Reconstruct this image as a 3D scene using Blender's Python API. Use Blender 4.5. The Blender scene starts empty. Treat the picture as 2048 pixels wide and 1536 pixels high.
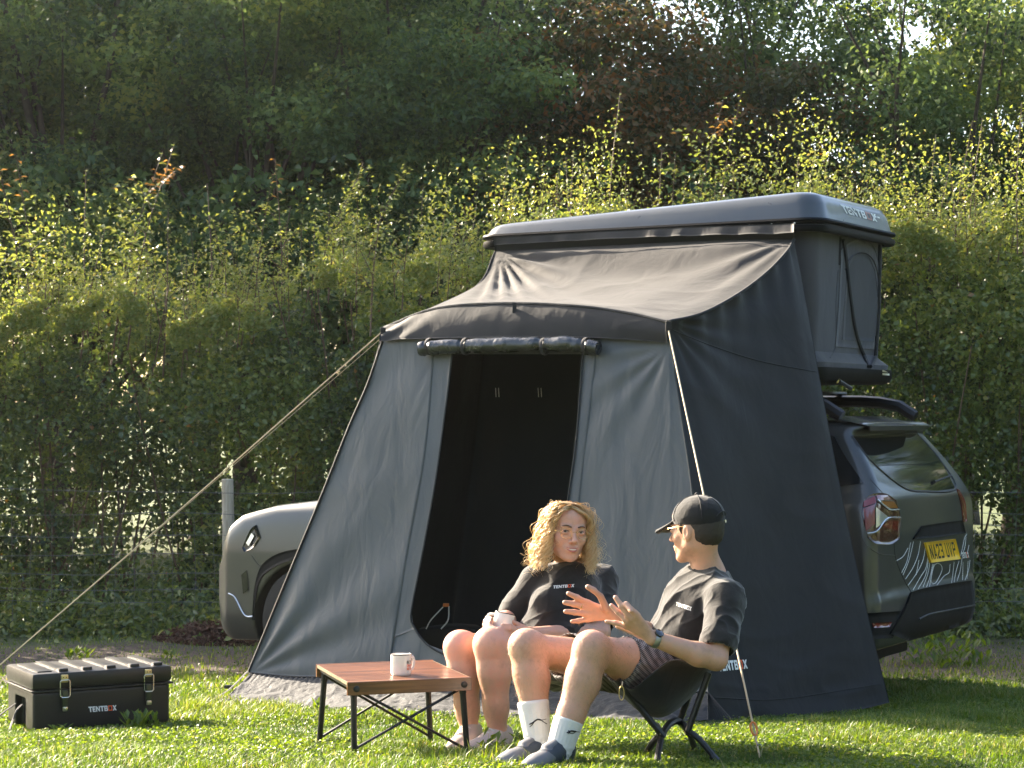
import bpy, bmesh, math, random
import numpy as np
from mathutils import Vector, Matrix, noise as mnoise
from mathutils.bvhtree import BVHTree
random.seed(7)
rng = np.random.default_rng(7)
PI = math.pi
sc = bpy.context.scene
col = sc.collection

# ---------------- camera, world, sun, exposure ----------------
FPX, CX, HY, CAMZ = 4000.0, 1024.0, 830.0, 1.6      # focal length in photo pixels, centre column, horizon row, eye height
cam_data = bpy.data.cameras.new('camera')
cam_data.sensor_width = 36.0
cam_data.lens = 36.0 * FPX / 2048.0
cam_data.shift_y = (HY - 768.0) / 2048.0
cam_data.clip_start, cam_data.clip_end = 0.1, 600.0
cam_data.dof.use_dof = True
cam_data.dof.focus_distance = 8.3
cam_data.dof.aperture_fstop = 14.0
cam = bpy.data.objects.new('camera', cam_data)
cam.location = (0, 0, CAMZ)
cam.rotation_euler = (math.radians(90), 0, 0)
col.objects.link(cam)
sc.camera = cam

SUN_EL, SUN_AZ = math.radians(27), math.radians(-49)   # azimuth from +Y towards +X
SUN = Vector((math.sin(SUN_AZ) * math.cos(SUN_EL), math.cos(SUN_AZ) * math.cos(SUN_EL), math.sin(SUN_EL)))
world = bpy.data.worlds.new('World')
sc.world = world
world.use_nodes = True
wn = world.node_tree.nodes
sky = wn.new('ShaderNodeTexSky')
sky.sky_type = 'NISHITA'
sky.sun_disc = False
sky.sun_elevation = SUN_EL
sky.sun_rotation = SUN_AZ
sky.dust_density = 3.5
world.node_tree.links.new(sky.outputs[0], wn['Background'].inputs[0])
wn['Background'].inputs[1].default_value = 0.08
sun_data = bpy.data.lights.new('sun', 'SUN')
sun_data.energy = 3.8
sun_data.angle = math.radians(0.53)
sun_data.color = (1.0, 0.86, 0.68)
sun = bpy.data.objects.new('sun', sun_data)
sun.rotation_euler = SUN.to_track_quat('Z', 'Y').to_euler()
sun.location = (-20, 12, 14)
col.objects.link(sun)
sc.view_settings.view_transform = 'Standard'
sc.view_settings.look = 'None'
sc.view_settings.gamma = 1.0
sc.view_settings.exposure = 2.9
try:
    sc.cycles.use_denoising = True
    sc.cycles.denoiser = 'OPENIMAGEDENOISE'
    sc.cycles.max_bounces = 8
    sc.cycles.transparent_max_bounces = 8
    sc.cycles.sample_clamp_indirect = 6.0
except Exception:
    pass

# ---------------- helpers ----------------
def P(px, py, D):
    """point of the place seen at photo pixel (px, py) at depth D metres"""
    return Vector(((px - CX) / FPX * D, D, CAMZ - (py - HY) / FPX * D))

def gz(x, y):
    """height of the ground"""
    x = np.asarray(x, float); y = np.asarray(y, float)
    near = .08 * (11 - np.minimum(y, 11))
    far = -.04 * np.clip(y - 11, 0, 3)
    z = near + far
    z = z + .012 * np.sin(x * 1.7 + y * .9) * np.sin(y * 1.3 - x * .4) + .006 * np.sin(x * 4.1 - y * 3.3)
    return z

def G(px, py):
    """point on the ground seen at photo pixel"""
    lo, hi = 4.0, 60.0
    for _ in range(50):
        m = (lo + hi) / 2
        p = P(px, py, m)
        if p.z > float(gz(p.x, p.y)): lo = m
        else: hi = m
    return P(px, py, lo)

def tag(o, label=None, cat=None, group=None, kind=None):
    if label: o['label'] = label
    if cat: o['category'] = cat
    if group: o['group'] = group
    if kind: o['kind'] = kind
    return o

def empty(name, loc=(0, 0, 0), rz=0.0):
    o = bpy.data.objects.new(name, None)
    o.empty_display_size = .1
    o.location = loc
    o.rotation_euler = (0, 0, rz)
    col.objects.link(o)
    return o

def link(name, me, parent=None, mat=None, smooth=False, world_space=False):
    o = bpy.data.objects.new(name, me)
    if mat is not None and not me.materials:
        me.materials.append(mat)
    if smooth:
        me.polygons.foreach_set('use_smooth', np.ones(len(me.polygons), bool))
    col.objects.link(o)
    if parent is not None:
        o.parent = parent
        if world_space:
            o.matrix_parent_inverse = (parent_matrix(parent)).inverted()
    return o

def parent_matrix(o):
    m = Matrix.LocRotScale(o.location, o.rotation_euler, o.scale)
    if o.parent is not None:
        return parent_matrix(o.parent) @ o.matrix_parent_inverse @ m
    return m

def np_mesh(name, V, F, tint=None, mats=None, mat_idx=None):
    """mesh from arrays; F is (n,3) or (n,4)"""
    V = np.asarray(V, np.float32).reshape(-1, 3); F = np.asarray(F, np.int32)
    me = bpy.data.meshes.new(name)
    me.vertices.add(len(V)); me.vertices.foreach_set('co', V.ravel())
    n, k = F.shape
    me.loops.add(n * k); me.loops.foreach_set('vertex_index', F.ravel())
    me.polygons.add(n); me.polygons.foreach_set('loop_start', np.arange(0, n * k, k, dtype=np.int32))
    if tint is not None:
        a = me.attributes.new('tint', 'FLOAT', 'FACE')
        a.data.foreach_set('value', np.asarray(tint, np.float32))
    me.update(calc_edges=True)
    return me

class MB:
    """collects simple solids, then links them as ONE object"""
    def __init__(s): s.bm = bmesh.new()
    def box(s, c, size, R=None, bevel=0.0):
        M = Matrix.Translation(Vector(c)) @ (R.to_4x4() if R is not None else Matrix.Identity(4)) @ Matrix.Diagonal((size[0], size[1], size[2], 1))
        r = bmesh.ops.create_cube(s.bm, size=1.0, matrix=M)
        if bevel > 0:
            vs = set(r['verts'])
            es = [e for e in s.bm.edges if e.verts[0] in vs and e.verts[1] in vs]
            bmesh.ops.bevel(s.bm, geom=es, offset=bevel, segments=2, affect='EDGES', profile=.6)
        return s
    def tube(s, pts, r, seg=8, cap=True, flat=None):
        pts = [Vector(p) for p in pts]
        rs = r if hasattr(r, '__len__') else [r] * len(pts)
        rings = []
        t0 = (pts[1] - pts[0]).normalized()
        up = Vector((0, 0, 1)) if abs(t0.z) < .9 else Vector((0, 1, 0))
        u = t0.cross(up).normalized()
        for i, p in enumerate(pts):
            if i == 0: t = t0
            elif i == len(pts) - 1: t = (pts[-1] - pts[-2]).normalized()
            else: t = ((pts[i + 1] - pts[i]).normalized() + (pts[i] - pts[i - 1]).normalized()).normalized()
            u = (u - t * u.dot(t)).normalized()
            v = t.cross(u)
            fx = 1.0 if flat is None else flat
            rings.append([s.bm.verts.new(p + (u * math.cos(a) + v * math.sin(a) * fx) * rs[i]) for a in [2 * PI * k / seg for k in range(seg)]])
        for a, b in zip(rings, rings[1:]):
            for k in range(seg):
                s.bm.faces.new((a[k], a[(k + 1) % seg], b[(k + 1) % seg], b[k]))
        if cap:
            s.bm.faces.new(rings[0][::-1]); s.bm.faces.new(rings[-1])
        return s
    def lathe(s, prof, c, axis=(0, 0, 1), seg=32):
        """prof: list of (r, h)"""
        q = Vector((0, 0, 1)).rotation_difference(Vector(axis).normalized())
        c = Vector(c); rings = []
        for r, h in prof:
            if r < 1e-6: rings.append([s.bm.verts.new(c + q @ Vector((0, 0, h)))])
            else: rings.append([s.bm.verts.new(c + q @ Vector((r * math.cos(2 * PI * k / seg), r * math.sin(2 * PI * k / seg), h))) for k in range(seg)])
        for a, b in zip(rings, rings[1:]):
            for k in range(seg):
                k2 = (k + 1) % seg
                if len(a) == 1 and len(b) == 1: continue
                if len(a) == 1: s.bm.faces.new((a[0], b[k2], b[k]))
                elif len(b) == 1: s.bm.faces.new((a[k], a[k2], b[0]))
                else: s.bm.faces.new((a[k], a[k2], b[k2], b[k]))
        return s
    def poly(s, pts):
        s.bm.faces.new([s.bm.verts.new(Vector(p)) for p in pts]); return s
    def strip(s, A, B):
        """two-sided sheet between two polylines"""
        a = [s.bm.verts.new(Vector(p)) for p in A]; b = [s.bm.verts.new(Vector(p)) for p in B]
        for i in range(len(a) - 1): s.bm.faces.new((a[i], a[i + 1], b[i + 1], b[i]))
        return s
    def build(s, name, mat, parent=None, smooth=True, world_space=True, auto=True):
        bmesh.ops.recalc_face_normals(s.bm, faces=s.bm.faces[:])
        if smooth:
            for f in s.bm.faces: f.smooth = True
            if auto:
                for e in s.bm.edges:
                    if len(e.link_faces) == 2 and e.calc_face_angle(0) > .6: e.smooth = False
        me = bpy.data.meshes.new(name); s.bm.to_mesh(me); s.bm.free()
        return link(name, me, parent, mat, False, world_space)

def resample(pts, n):
    p = np.array([list(q) for q in pts], float)
    d = np.r_[0, np.cumsum(np.linalg.norm(np.diff(p, axis=0), axis=1))]
    t = np.linspace(0, d[-1], n)
    return np.stack([np.interp(t, d, p[:, k]) for k in range(p.shape[1])], 1)

def smooth_curve(pts, n):
    """Catmull-Rom through the points, n samples evenly spaced"""
    p = np.array([list(q) for q in pts], float)
    if len(p) == 2: return resample(p, n)
    q = np.vstack([2 * p[0] - p[1], p, 2 * p[-1] - p[-2]])
    out = []
    for i in range(1, len(q) - 2):
        for t in np.linspace(0, 1, 12, endpoint=False):
            out.append(.5 * ((2 * q[i]) + (-q[i - 1] + q[i + 1]) * t + (2 * q[i - 1] - 5 * q[i] + 4 * q[i + 1] - q[i + 2]) * t * t + (-q[i - 1] + 3 * q[i] - 3 * q[i + 1] + q[i + 2]) * t ** 3))
    out.append(q[-2])
    return resample(out, n)

# ---- value noise on arrays ----
_perm = np.random.default_rng(3).random((32, 32, 32)).astype(np.float32)
def vnoise(p):
    """smooth value noise, p (...,3) -> about -1..1"""
    p = np.asarray(p, float)
    i = np.floor(p).astype(int); f = p - i
    f = f * f * (3 - 2 * f)
    i0 = i & 31; i1 = (i + 1) & 31
    def g(a, b, c): return _perm[a, b, c]
    x0, y0, z0 = i0[..., 0], i0[..., 1], i0[..., 2]; x1, y1, z1 = i1[..., 0], i1[..., 1], i1[..., 2]
    fx, fy, fz = f[..., 0], f[..., 1], f[..., 2]
    c00 = g(x0, y0, z0) * (1 - fx) + g(x1, y0, z0) * fx
    c10 = g(x0, y1, z0) * (1 - fx) + g(x1, y1, z0) * fx
    c01 = g(x0, y0, z1) * (1 - fx) + g(x1, y0, z1) * fx
    c11 = g(x0, y1, z1) * (1 - fx) + g(x1, y1, z1) * fx
    return ((c00 * (1 - fy) + c10 * fy) * (1 - fz) + (c01 * (1 - fy) + c11 * fy) * fz) * 2 - 1
def fbm(p, o=3):
    p = np.asarray(p, float); s = 0; a = 1.0; t = 0
    for k in range(o):
        s = s + a * vnoise(p * 2 ** k + k * 7.3); t += a; a *= .5
    return s / t
def ridge(p, o=2):
    """creases: sharp ridges 0..1"""
    p = np.asarray(p, float); s = 0; a = 1.0; t = 0
    for k in range(o):
        s = s + a * (1 - np.abs(vnoise(p * 2 ** k + k * 5.1))) ** 3; t += a; a *= .5
    return s / t

# ---- implicit surfaces ----
class Field:
    def __init__(s, lo, hi, h):
        s.lo = np.array(lo, float); s.h = h
        s.n = np.ceil((np.array(hi) - s.lo) / h).astype(int) + 1
        s.A = np.full(s.n, .5, np.float32)
    def _reg(s, lo, hi):
        a = np.clip(np.floor((np.array(lo) - s.lo) / s.h).astype(int), 0, s.n)
        b = np.clip(np.ceil((np.array(hi) - s.lo) / s.h).astype(int) + 1, 0, s.n)
        if (b <= a).any(): return None, None
        ax = [(s.lo[k] + s.h * np.arange(a[k], b[k])).astype(np.float32) for k in range(3)]
        X = np.meshgrid(*ax, indexing='ij')
        return (slice(a[0], b[0]), slice(a[1], b[1]), slice(a[2], b[2])), X
    def _mix(s, sl, d, k, op):
        a = s.A[sl]
        if op == 'add':
            if k <= 0: s.A[sl] = np.minimum(a, d); return
            h = np.clip(.5 + .5 * (a - d) / k, 0, 1)
            s.A[sl] = a * (1 - h) + d * h - k * h * (1 - h)
        else:
            d = -d
            if k <= 0: s.A[sl] = np.maximum(a, d); return
            h = np.clip(.5 - .5 * (a - d) / k, 0, 1)
            s.A[sl] = a * (1 - h) + d * h + k * h * (1 - h)
    def cone(s, p1, r1, p2, r2, k=.02, op='add', flat=None):
        p1 = np.array(p1, float); p2 = np.array(p2, float)
        m = max(r1, r2) * (1.0 if flat is None else max(1, flat[1])) + k + 2 * s.h
        sl, X = s._reg(np.minimum(p1, p2) - m, np.maximum(p1, p2) + m)
        if sl is None: return s
        v = p2 - p1; L2 = max(v @ v, 1e-9)
        q = [X[i] - p1[i] for i in range(3)]
        t = np.clip((q[0] * v[0] + q[1] * v[1] + q[2] * v[2]) / L2, 0, 1)
        q = [q[i] - t * v[i] for i in range(3)]
        if flat is not None:      # flat = (axis, factor): radius along the axis is multiplied by factor
            ax = np.array(flat[0], float); ax = ax / np.linalg.norm(ax)
            c = q[0] * ax[0] + q[1] * ax[1] + q[2] * ax[2]
            e = (1 / flat[1] - 1) * c
            q = [q[i] + e * ax[i] for i in range(3)]
        d = np.sqrt(q[0] ** 2 + q[1] ** 2 + q[2] ** 2) - (r1 + (r2 - r1) * t)
        if flat is not None and flat[1] < 1: d = d * (flat[1] * .5 + .5)
        s._mix(sl, d, k, op); return s
    def chain(s, pts, rs, k=.015, flat=None, op='add'):
        for i in range(len(pts) - 1): s.cone(pts[i], rs[i], pts[i + 1], rs[i + 1], k, op, flat)
        return s
    def ell(s, c, r, R=None, k=.02, op='add'):
        c = np.array(c, float); r = np.array(r, float)
        m = max(r) + k + 2 * s.h
        sl, X = s._reg(c - m, c + m)
        if sl is None: return s
        q = [X[i] - c[i] for i in range(3)]
        if R is not None:
            R = np.array(R)
            q = [R[0, j] * q[0] + R[1, j] * q[1] + R[2, j] * q[2] for j in range(3)]
        k0 = np.sqrt(sum((q[i] / r[i]) ** 2 for i in range(3)))
        k1 = np.sqrt(sum((q[i] / r[i] ** 2) ** 2 for i in range(3))) + 1e-6
        s._mix(sl, k0 * (k0 - 1) / k1, k, op); return s
    def box(s, c, half, R=None, rad=.01, k=.0, op='add'):
        c = np.array(c, float); half = np.array(half, float)
        m = float(np.linalg.norm(half)) + k + 2 * s.h
        sl, X = s._reg(c - m, c + m)
        if sl is None: return s
        q = [X[i] - c[i] for i in range(3)]
        if R is not None:
            R = np.array(R)
            q = [R[0, j] * q[0] + R[1, j] * q[1] + R[2, j] * q[2] for j in range(3)]
        q = [np.abs(q[i]) - (half[i] - rad) for i in range(3)]
        d = np.sqrt(sum(np.maximum(a, 0) ** 2 for a in q)) + np.minimum(np.maximum(np.maximum(q[0], q[1]), q[2]), 0) - rad
        s._mix(sl, d, k, op); return s
    def plane_cut(s, p, n, k=0.0):
        """keeps the side opposite to n"""
        sl, X = s._reg(s.lo, s.lo + s.h * s.n)
        n = np.array(n, float) / np.linalg.norm(n)
        d = -sum((X[i] - p[i]) * n[i] for i in range(3))
        s._mix(sl, d, k, 'sub'); return s
    def mesh(s, name, smooth_iter=0):
        V, F = surface_nets(s.A, s.lo, s.h)
        if smooth_iter: V = laplace(V, F, smooth_iter)
        return V, F

def surface_nets(A, lo, h):
    S = A < 0
    n = np.array(A.shape)
    c = np.zeros(n - 1, np.uint8)
    for dx in (0, 1):
        for dy in (0, 1):
            for dz in (0, 1):
                c += S[dx:n[0] - 1 + dx, dy:n[1] - 1 + dy, dz:n[2] - 1 + dz]
    act = (c > 0) & (c < 8)
    I = np.argwhere(act)
    idx = np.full(n - 1, -1, np.int32); idx[act] = np.arange(len(I))
    cor = [(a, b, d) for a in (0, 1) for b in (0, 1) for d in (0, 1)]
    val = {q: A[I[:, 0] + q[0], I[:, 1] + q[1], I[:, 2] + q[2]].astype(float) for q in cor}
    acc = np.zeros((len(I), 3)); cnt = np.zeros(len(I))
    for q in cor:
        for k in range(3):
            if q[k] == 0:
                r = list(q); r[k] = 1; r = tuple(r)
                a, b = val[q], val[r]
                m = (a < 0) != (b < 0)
                t = np.where(m, a / np.where(m, a - b, 1), 0)
                p = np.zeros((len(I), 3)) + np.array(q, float)
                p[:, k] = t
                acc += p * m[:, None]; cnt += m
    V = lo + h * (I + acc / cnt[:, None])
    Fs = []
    for k in range(3):
        a = [slice(1, -1)] * 3; b = [slice(1, -1)] * 3
        a[k] = slice(0, n[k] - 1); b[k] = slice(1, n[k])
        s0 = S[tuple(a)]; s1 = S[tuple(b)]
        off = np.array([1, 1, 1]); off[k] = 0
        for sgn in (True, False):
            E = np.argwhere((s0 & ~s1) if sgn else (~s0 & s1)) + off
            if not len(E): continue
            u, v = (k + 1) % 3, (k + 2) % 3
            def at(du, dv):
                q = E.copy(); q[:, u] -= du; q[:, v] -= dv
                return idx[q[:, 0], q[:, 1], q[:, 2]]
            f = np.stack([at(1, 1), at(0, 1), at(0, 0), at(1, 0)], 1)
            if not sgn: f = f[:, ::-1]
            Fs.append(f)
    F = np.vstack(Fs)
    F = F[(F >= 0).all(1)]
    return V, F

def laplace(V, F, it, lam=.5):
    a = np.concatenate([F[:, 0], F[:, 1], F[:, 2], F[:, 3]]); b = np.concatenate([F[:, 1], F[:, 2], F[:, 3], F[:, 0]])
    n = len(V); deg = np.bincount(a, minlength=n) + np.bincount(b, minlength=n)
    deg = np.maximum(deg, 1)
    for _ in range(it):
        W = np.zeros_like(V)
        for k in range(3):
            W[:, k] = np.bincount(a, V[b, k], n) + np.bincount(b, V[a, k], n)
        V = V + lam * (W / deg[:, None] - V)
    return V

def vnormals(V, F):
    N = np.cross(V[F[:, 2]] - V[F[:, 0]], V[F[:, 3]] - V[F[:, 1]])
    out = np.zeros_like(V)
    for k in range(3):
        w = np.zeros(len(V))
        for j in range(4): w += np.bincount(F[:, j], N[:, k], len(V))
        out[:, k] = w
    return out / (np.linalg.norm(out, axis=1, keepdims=True) + 1e-9)

# ---- cloth sheets ----
def coons(top, bot, left, right, nu, nv):
    """four boundary curves: top & bot run left->right, left & right run top->bottom; returns grid (nv,nu,3)"""
    T = smooth_curve(top, nu); B = smooth_curve(bot, nu); L = smooth_curve(left, nv); R = smooth_curve(right, nv)
    u = np.linspace(0, 1, nu)[None, :, None]; v = np.linspace(0, 1, nv)[:, None, None]
    S = (1 - v) * T[None] + v * B[None] + (1 - u) * L[:, None] + u * R[:, None]
    S -= (1 - u) * (1 - v) * T[0] + u * (1 - v) * T[-1] + (1 - u) * v * B[0] + u * v * B[-1]
    return S
def grid_mesh(name, S, disp=None, thick=0.0):
    nv, nu, _ = S.shape
    du = np.gradient(S, axis=1); dv = np.gradient(S, axis=0)
    N = np.cross(dv, du); N /= np.linalg.norm(N, axis=2, keepdims=True) + 1e-9
    # make the normals face the eye
    c = S.reshape(-1, 3).mean(0); m = N.reshape(-1, 3).mean(0)
    if (np.array([0, 0, CAMZ]) - c) @ m < 0: N = -N
    if disp is not None:
        u = np.linspace(0, 1, nu)[None, :] + np.zeros((nv, 1)); v = np.linspace(0, 1, nv)[:, None] + np.zeros((1, nu))
        S = S + N * disp(u, v, S)[..., None]
    V = S.reshape(-1, 3)
    k = np.arange(nv * nu).reshape(nv, nu)
    F = np.stack([k[:-1, :-1], k[1:, :-1], k[1:, 1:], k[:-1, 1:]], -1).reshape(-1, 4)
    if (np.cross(dv, du).reshape(-1, 3).mean(0) @ m) < 0: pass
    if thick:
        V2 = V - N.reshape(-1, 3) * thick
        n = len(V)
        border = []
        for a, b in ((k[0, :-1], k[0, 1:]), (k[1:, 0], k[:-1, 0]), (k[-1, 1:], k[-1, :-1]), (k[:-1, -1], k[1:, -1])):
            border.append(np.stack([b, a, a + n, b + n], 1))
        F = np.vstack([F, F[:, ::-1] + n] + border); V = np.vstack([V, V2])
    me = np_mesh(name, V, F)
    me.polygons.foreach_set('use_smooth', np.ones(len(me.polygons), bool))
    return me

# ---------------- materials ----------------
def srgb(r, g, b):
    f = lambda c: ((c / 255 + .055) / 1.055) ** 2.4 if c / 255 > .04045 else c / 255 / 12.92
    return (f(r), f(g), f(b))
class NT:
    def __init__(s, name):
        s.m = bpy.data.materials.new(name); s.m.use_nodes = True
        s.t = s.m.node_tree; s.b = s.t.nodes['Principled BSDF']; s.out = s.t.nodes['Material Output']
    def n(s, t, **kw):
        q = s.t.nodes.new(t)
        for k, v in kw.items(): setattr(q, k, v)
        return q
    def l(s, a, b): s.t.links.new(a, b)
    def coord(s, scale=(1, 1, 1), kind='Object', rot=(0, 0, 0)):
        c = s.n('ShaderNodeTexCoord'); m = s.n('ShaderNodeMapping')
        m.inputs['Scale'].default_value = scale; m.inputs['Rotation'].default_value = rot
        s.l(c.outputs[kind], m.inputs[0]); return m.outputs[0]
    def noise(s, vec, scale, detail=3, rough=.5, dist=0):
        q = s.n('ShaderNodeTexNoise'); q.inputs['Scale'].default_value = scale; q.inputs['Detail'].default_value = detail
        q.inputs['Roughness'].default_value = rough; q.inputs['Distortion'].default_value = dist
        s.l(vec, q.inputs['Vector']); return q.outputs['Fac']
    def ramp(s, fac, stops):
        q = s.n('ShaderNodeValToRGB'); e = q.color_ramp.elements
        while len(e) < len(stops): e.new(.5)
        for k, (p, c) in enumerate(stops):
            e[k].position = p; e[k].color = (*c, 1) if len(c) == 3 else c
        s.l(fac, q.inputs[0]); return q.outputs[0]
    def bump(s, h, strength=.3, dist=.01, normal=None):
        q = s.n('ShaderNodeBump'); q.inputs['Strength'].default_value = strength; q.inputs['Distance'].default_value = dist
        s.l(h, q.inputs['Height'])
        if normal is not None: s.l(normal, q.inputs['Normal'])
        return q.outputs[0]

def simple(name, c, rough=.5, metal=0.0, spec=.5, bump=None, var=.12, vscale=6.0, coat=0.0, sheen=0.0, rvar=.1, emit=None):
    """principled with slight colour and roughness variation and optional bump (scale, strength, dist)"""
    t = NT(name); b = t.b
    v = t.coord()
    f = t.noise(v, vscale, 4)
    lo = tuple(max(0, x * (1 - var)) for x in c); hi = tuple(x * (1 + var) for x in c)
    t.l(t.ramp(f, [(.3, lo), (.7, hi)]), b.inputs['Base Color'])
    mr = t.n('ShaderNodeMapRange'); mr.inputs['To Min'].default_value = max(0, rough - rvar); mr.inputs['To Max'].default_value = min(1, rough + rvar)
    t.l(t.noise(v, vscale * 2.3, 3), mr.inputs['Value']); t.l(mr.outputs[0], b.inputs['Roughness'])
    b.inputs['Metallic'].default_value = metal
    b.inputs['Specular IOR Level'].default_value = spec
    b.inputs['Coat Weight'].default_value = coat
    b.inputs['Sheen Weight'].default_value = sheen
    if bump: t.l(t.bump(t.noise(v, bump[0], 3), bump[1], bump[2]), b.inputs['Normal'])
    return t.m

def leaf_mat(name, stops, trans=.35, rough=.45, spec=.35):
    """tint attribute 0..1 -> colour ramp; reflects, lets light through"""
    t = NT(name)
    a = t.n('ShaderNodeAttribute'); a.attribute_name = 'tint'
    c = t.ramp(a.outputs['Fac'], stops)
    b = t.b; t.l(c, b.inputs['Base Color']); b.inputs['Roughness'].default_value = rough; b.inputs['Specular IOR Level'].default_value = spec
    tr = t.n('ShaderNodeBsdfTranslucent')
    hs = t.n('ShaderNodeHueSaturation'); hs.inputs['Hue'].default_value = .485; hs.inputs['Saturation'].default_value = 1.15; hs.inputs['Value'].default_value = 1.5
    t.l(c, hs.inputs['Color']); t.l(hs.outputs[0], tr.inputs['Color'])
    mx = t.n('ShaderNodeMixShader'); mx.inputs[0].default_value = trans
    t.l(b.outputs[0], mx.inputs[1]); t.l(tr.outputs[0], mx.inputs[2]); t.l(mx.outputs[0], t.out.inputs['Surface'])
    return t.m

def fabric_mat(name, c, rough=.5, wr=.25, wscale=9, sheen=.1, spec=.4, weave=True, stretch=(1, 1, .45), trans=0.0):
    t = NT(name); b = t.b
    v = t.coord(stretch)
    f = t.noise(v, 2.2, 4, .6)
    t.l(t.ramp(f, [(.3, tuple(x * .88 for x in c)), (.7, tuple(x * 1.1 for x in c))]), b.inputs['Base Color'])
    mr = t.n('ShaderNodeMapRange'); mr.inputs['To Min'].default_value = rough - .08; mr.inputs['To Max'].default_value = rough + .1
    t.l(t.noise(v, 5, 3), mr.inputs['Value']); t.l(mr.outputs[0], b.inputs['Roughness'])
    b.inputs['Specular IOR Level'].default_value = spec; b.inputs['Sheen Weight'].default_value = sheen
    n1 = t.bump(t.noise(v, wscale, 4, .55, .6), wr, .02)
    if weave:
        v2 = t.coord((1, 1, 1)); n1 = t.bump(t.noise(v2, 420, 2), .12, .001, n1)
    t.l(n1, b.inputs['Normal'])
    if trans > 0:
        tr = t.n('ShaderNodeBsdfTranslucent'); tr.inputs['Color'].default_value = (*[min(1, x * 1.5) for x in c], 1)
        mx = t.n('ShaderNodeMixShader'); mx.inputs[0].default_value = trans
        t.l(b.outputs[0], mx.inputs[1]); t.l(tr.outputs[0], mx.inputs[2]); t.l(mx.outputs[0], t.out.inputs['Surface'])
    return t.m

# ---- block lettering: polygons in a unit cell (0..w, 0..1) ----
GLYPH = {
 'T': (.78, [[(0, 1), (.78, 1), (.78, .76), (0, .76)], [(.26, .76), (.52, .76), (.52, 0), (.26, 0)]]),
 'E': (.66, [[(0, 0), (.24, 0), (.24, 1), (0, 1)], [(.24, 1), (.66, 1), (.66, .79), (.24, .79)], [(.24, .6), (.6, .6), (.6, .4), (.24, .4)], [(.24, .21), (.66, .21), (.66, 0), (.24, 0)]]),
 'N': (.84, [[(0, 0), (.22, 0), (.22, 1), (0, 1)], [(.62, 0), (.84, 0), (.84, 1), (.62, 1)], [(.22, 1), (.22, .62), (.62, 0), (.62, .38)]]),
 'B': (.76, [[(0, 0), (.24, 0), (.24, 1), (0, 1)], [(.24, 1), (.6, 1), (.7, .9), (.7, .8), (.24, .8)], [(.48, .8), (.7, .8), (.7, .62), (.62, .53), (.48, .6)], [(.24, .6), (.48, .6), (.62, .53), (.48, .42), (.24, .42)], [(.5, .44), (.62, .53), (.76, .42), (.76, .2), (.52, .2)], [(.24, .2), (.76, .2), (.76, .12), (.64, 0), (.24, 0)]]),
 'O': (.86, [[(0, 0), (.2, 0), (.2, 1), (0, 1)], [(.66, 0), (.86, 0), (.86, 1), (.66, 1)], [(.2, 1), (.66, 1), (.66, .8), (.2, .8)], [(.2, .2), (.66, .2), (.66, 0), (.2, 0)]]),
 'X': (.86, [[(0, 1), (.28, 1), (.86, 0), (.58, 0)], [(.58, 1), (.86, 1), (.58, .53), (.44, .76)], [(0, 0), (.28, 0), (.42, .24), (.28, .47)]]),
}
def logo_polys(gap=.08):
    x = 0; out = []
    for ch in 'TENTBOX':
        w, ps = GLYPH[ch]
        for p in ps: out.append((ch == 'O', [(x + a, b) for a, b in p]))
        x += w + gap
    W = x - gap
    return [(o, [(a / W, b) for a, b in p]) for o, p in out]
def bvh_of(*objs):
    vs, fs = [], []
    for o in objs:
        M = parent_matrix(o); k = len(vs)
        vs += [M @ v.co for v in o.data.vertices]
        fs += [[i + k for i in p.vertices] for p in o.data.polygons]
    return BVHTree.FromPolygons(vs, fs)
def project(bvh, px, py, off=.002, origin=Vector((0, 0, CAMZ))):
    d = P(px, py, 10.0) - origin; d.normalize()
    h = bvh.ray_cast(origin, d)
    if h[0] is None: return None
    return h[0] - d * off
def logo_on(bvh, quad, parent, m_white, m_orange, off=.002, pieces=None, sub=3):
    """TENTBOX printed on the surface seen inside the photo quad (tl, tr, br, bl)"""
    tl, tr, br, bl = [np.array(q, float) for q in quad]
    bmw = {False: bmesh.new(), True: bmesh.new()}
    for orange, poly in (pieces or logo_polys()):
        n = len(poly); P2 = []
        for i in range(n):
            a = np.array(poly[i]); b = np.array(poly[(i + 1) % n])
            for k in range(sub): P2.append(a + (b - a) * k / sub)
        vs = []
        for u, v in P2:
            q = (tl * (1 - u) + tr * u) * v + (bl * (1 - u) + br * u) * (1 - v)
            w = project(bvh, q[0], q[1], off)
            if w is None: vs = None; break
            vs.append(w)
        if vs:
            bm = bmw[orange]; bm.faces.new([bm.verts.new(w) for w in vs])
    for key, bm in bmw.items():
        if len(bm.faces):
            bmesh.ops.triangulate(bm, faces=bm.faces[:])
            me = bpy.data.meshes.new('lettering'); bm.to_mesh(me)
            link('lettering', me, parent, m_orange if key else m_white, False, True)
        bm.free()

M = {}
M['white_print'] = simple('white_print', (.75, .74, .7), .6)
M['orange_print'] = simple('orange_print', (.85, .13, .04), .6)
M['black_plastic'] = simple('black_plastic', (.012, .012, .013), .42, bump=(220, .15, .001))
M['black_metal'] = simple('black_metal', (.016, .016, .017), .38, .3)
M['steel'] = simple('steel', (.6, .58, .52), .28, 1.0)
M['wood_bark'] = simple('wood_bark', (.06, .045, .03), .9, bump=(14, .8, .03), var=.35)
M['cord'] = simple('cord', (.55, .43, .28), .8, bump=(300, .5, .001))
M['black_webbing'] = fabric_mat('black_webbing', (.012, .012, .014), .7, .1, 40)
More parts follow.
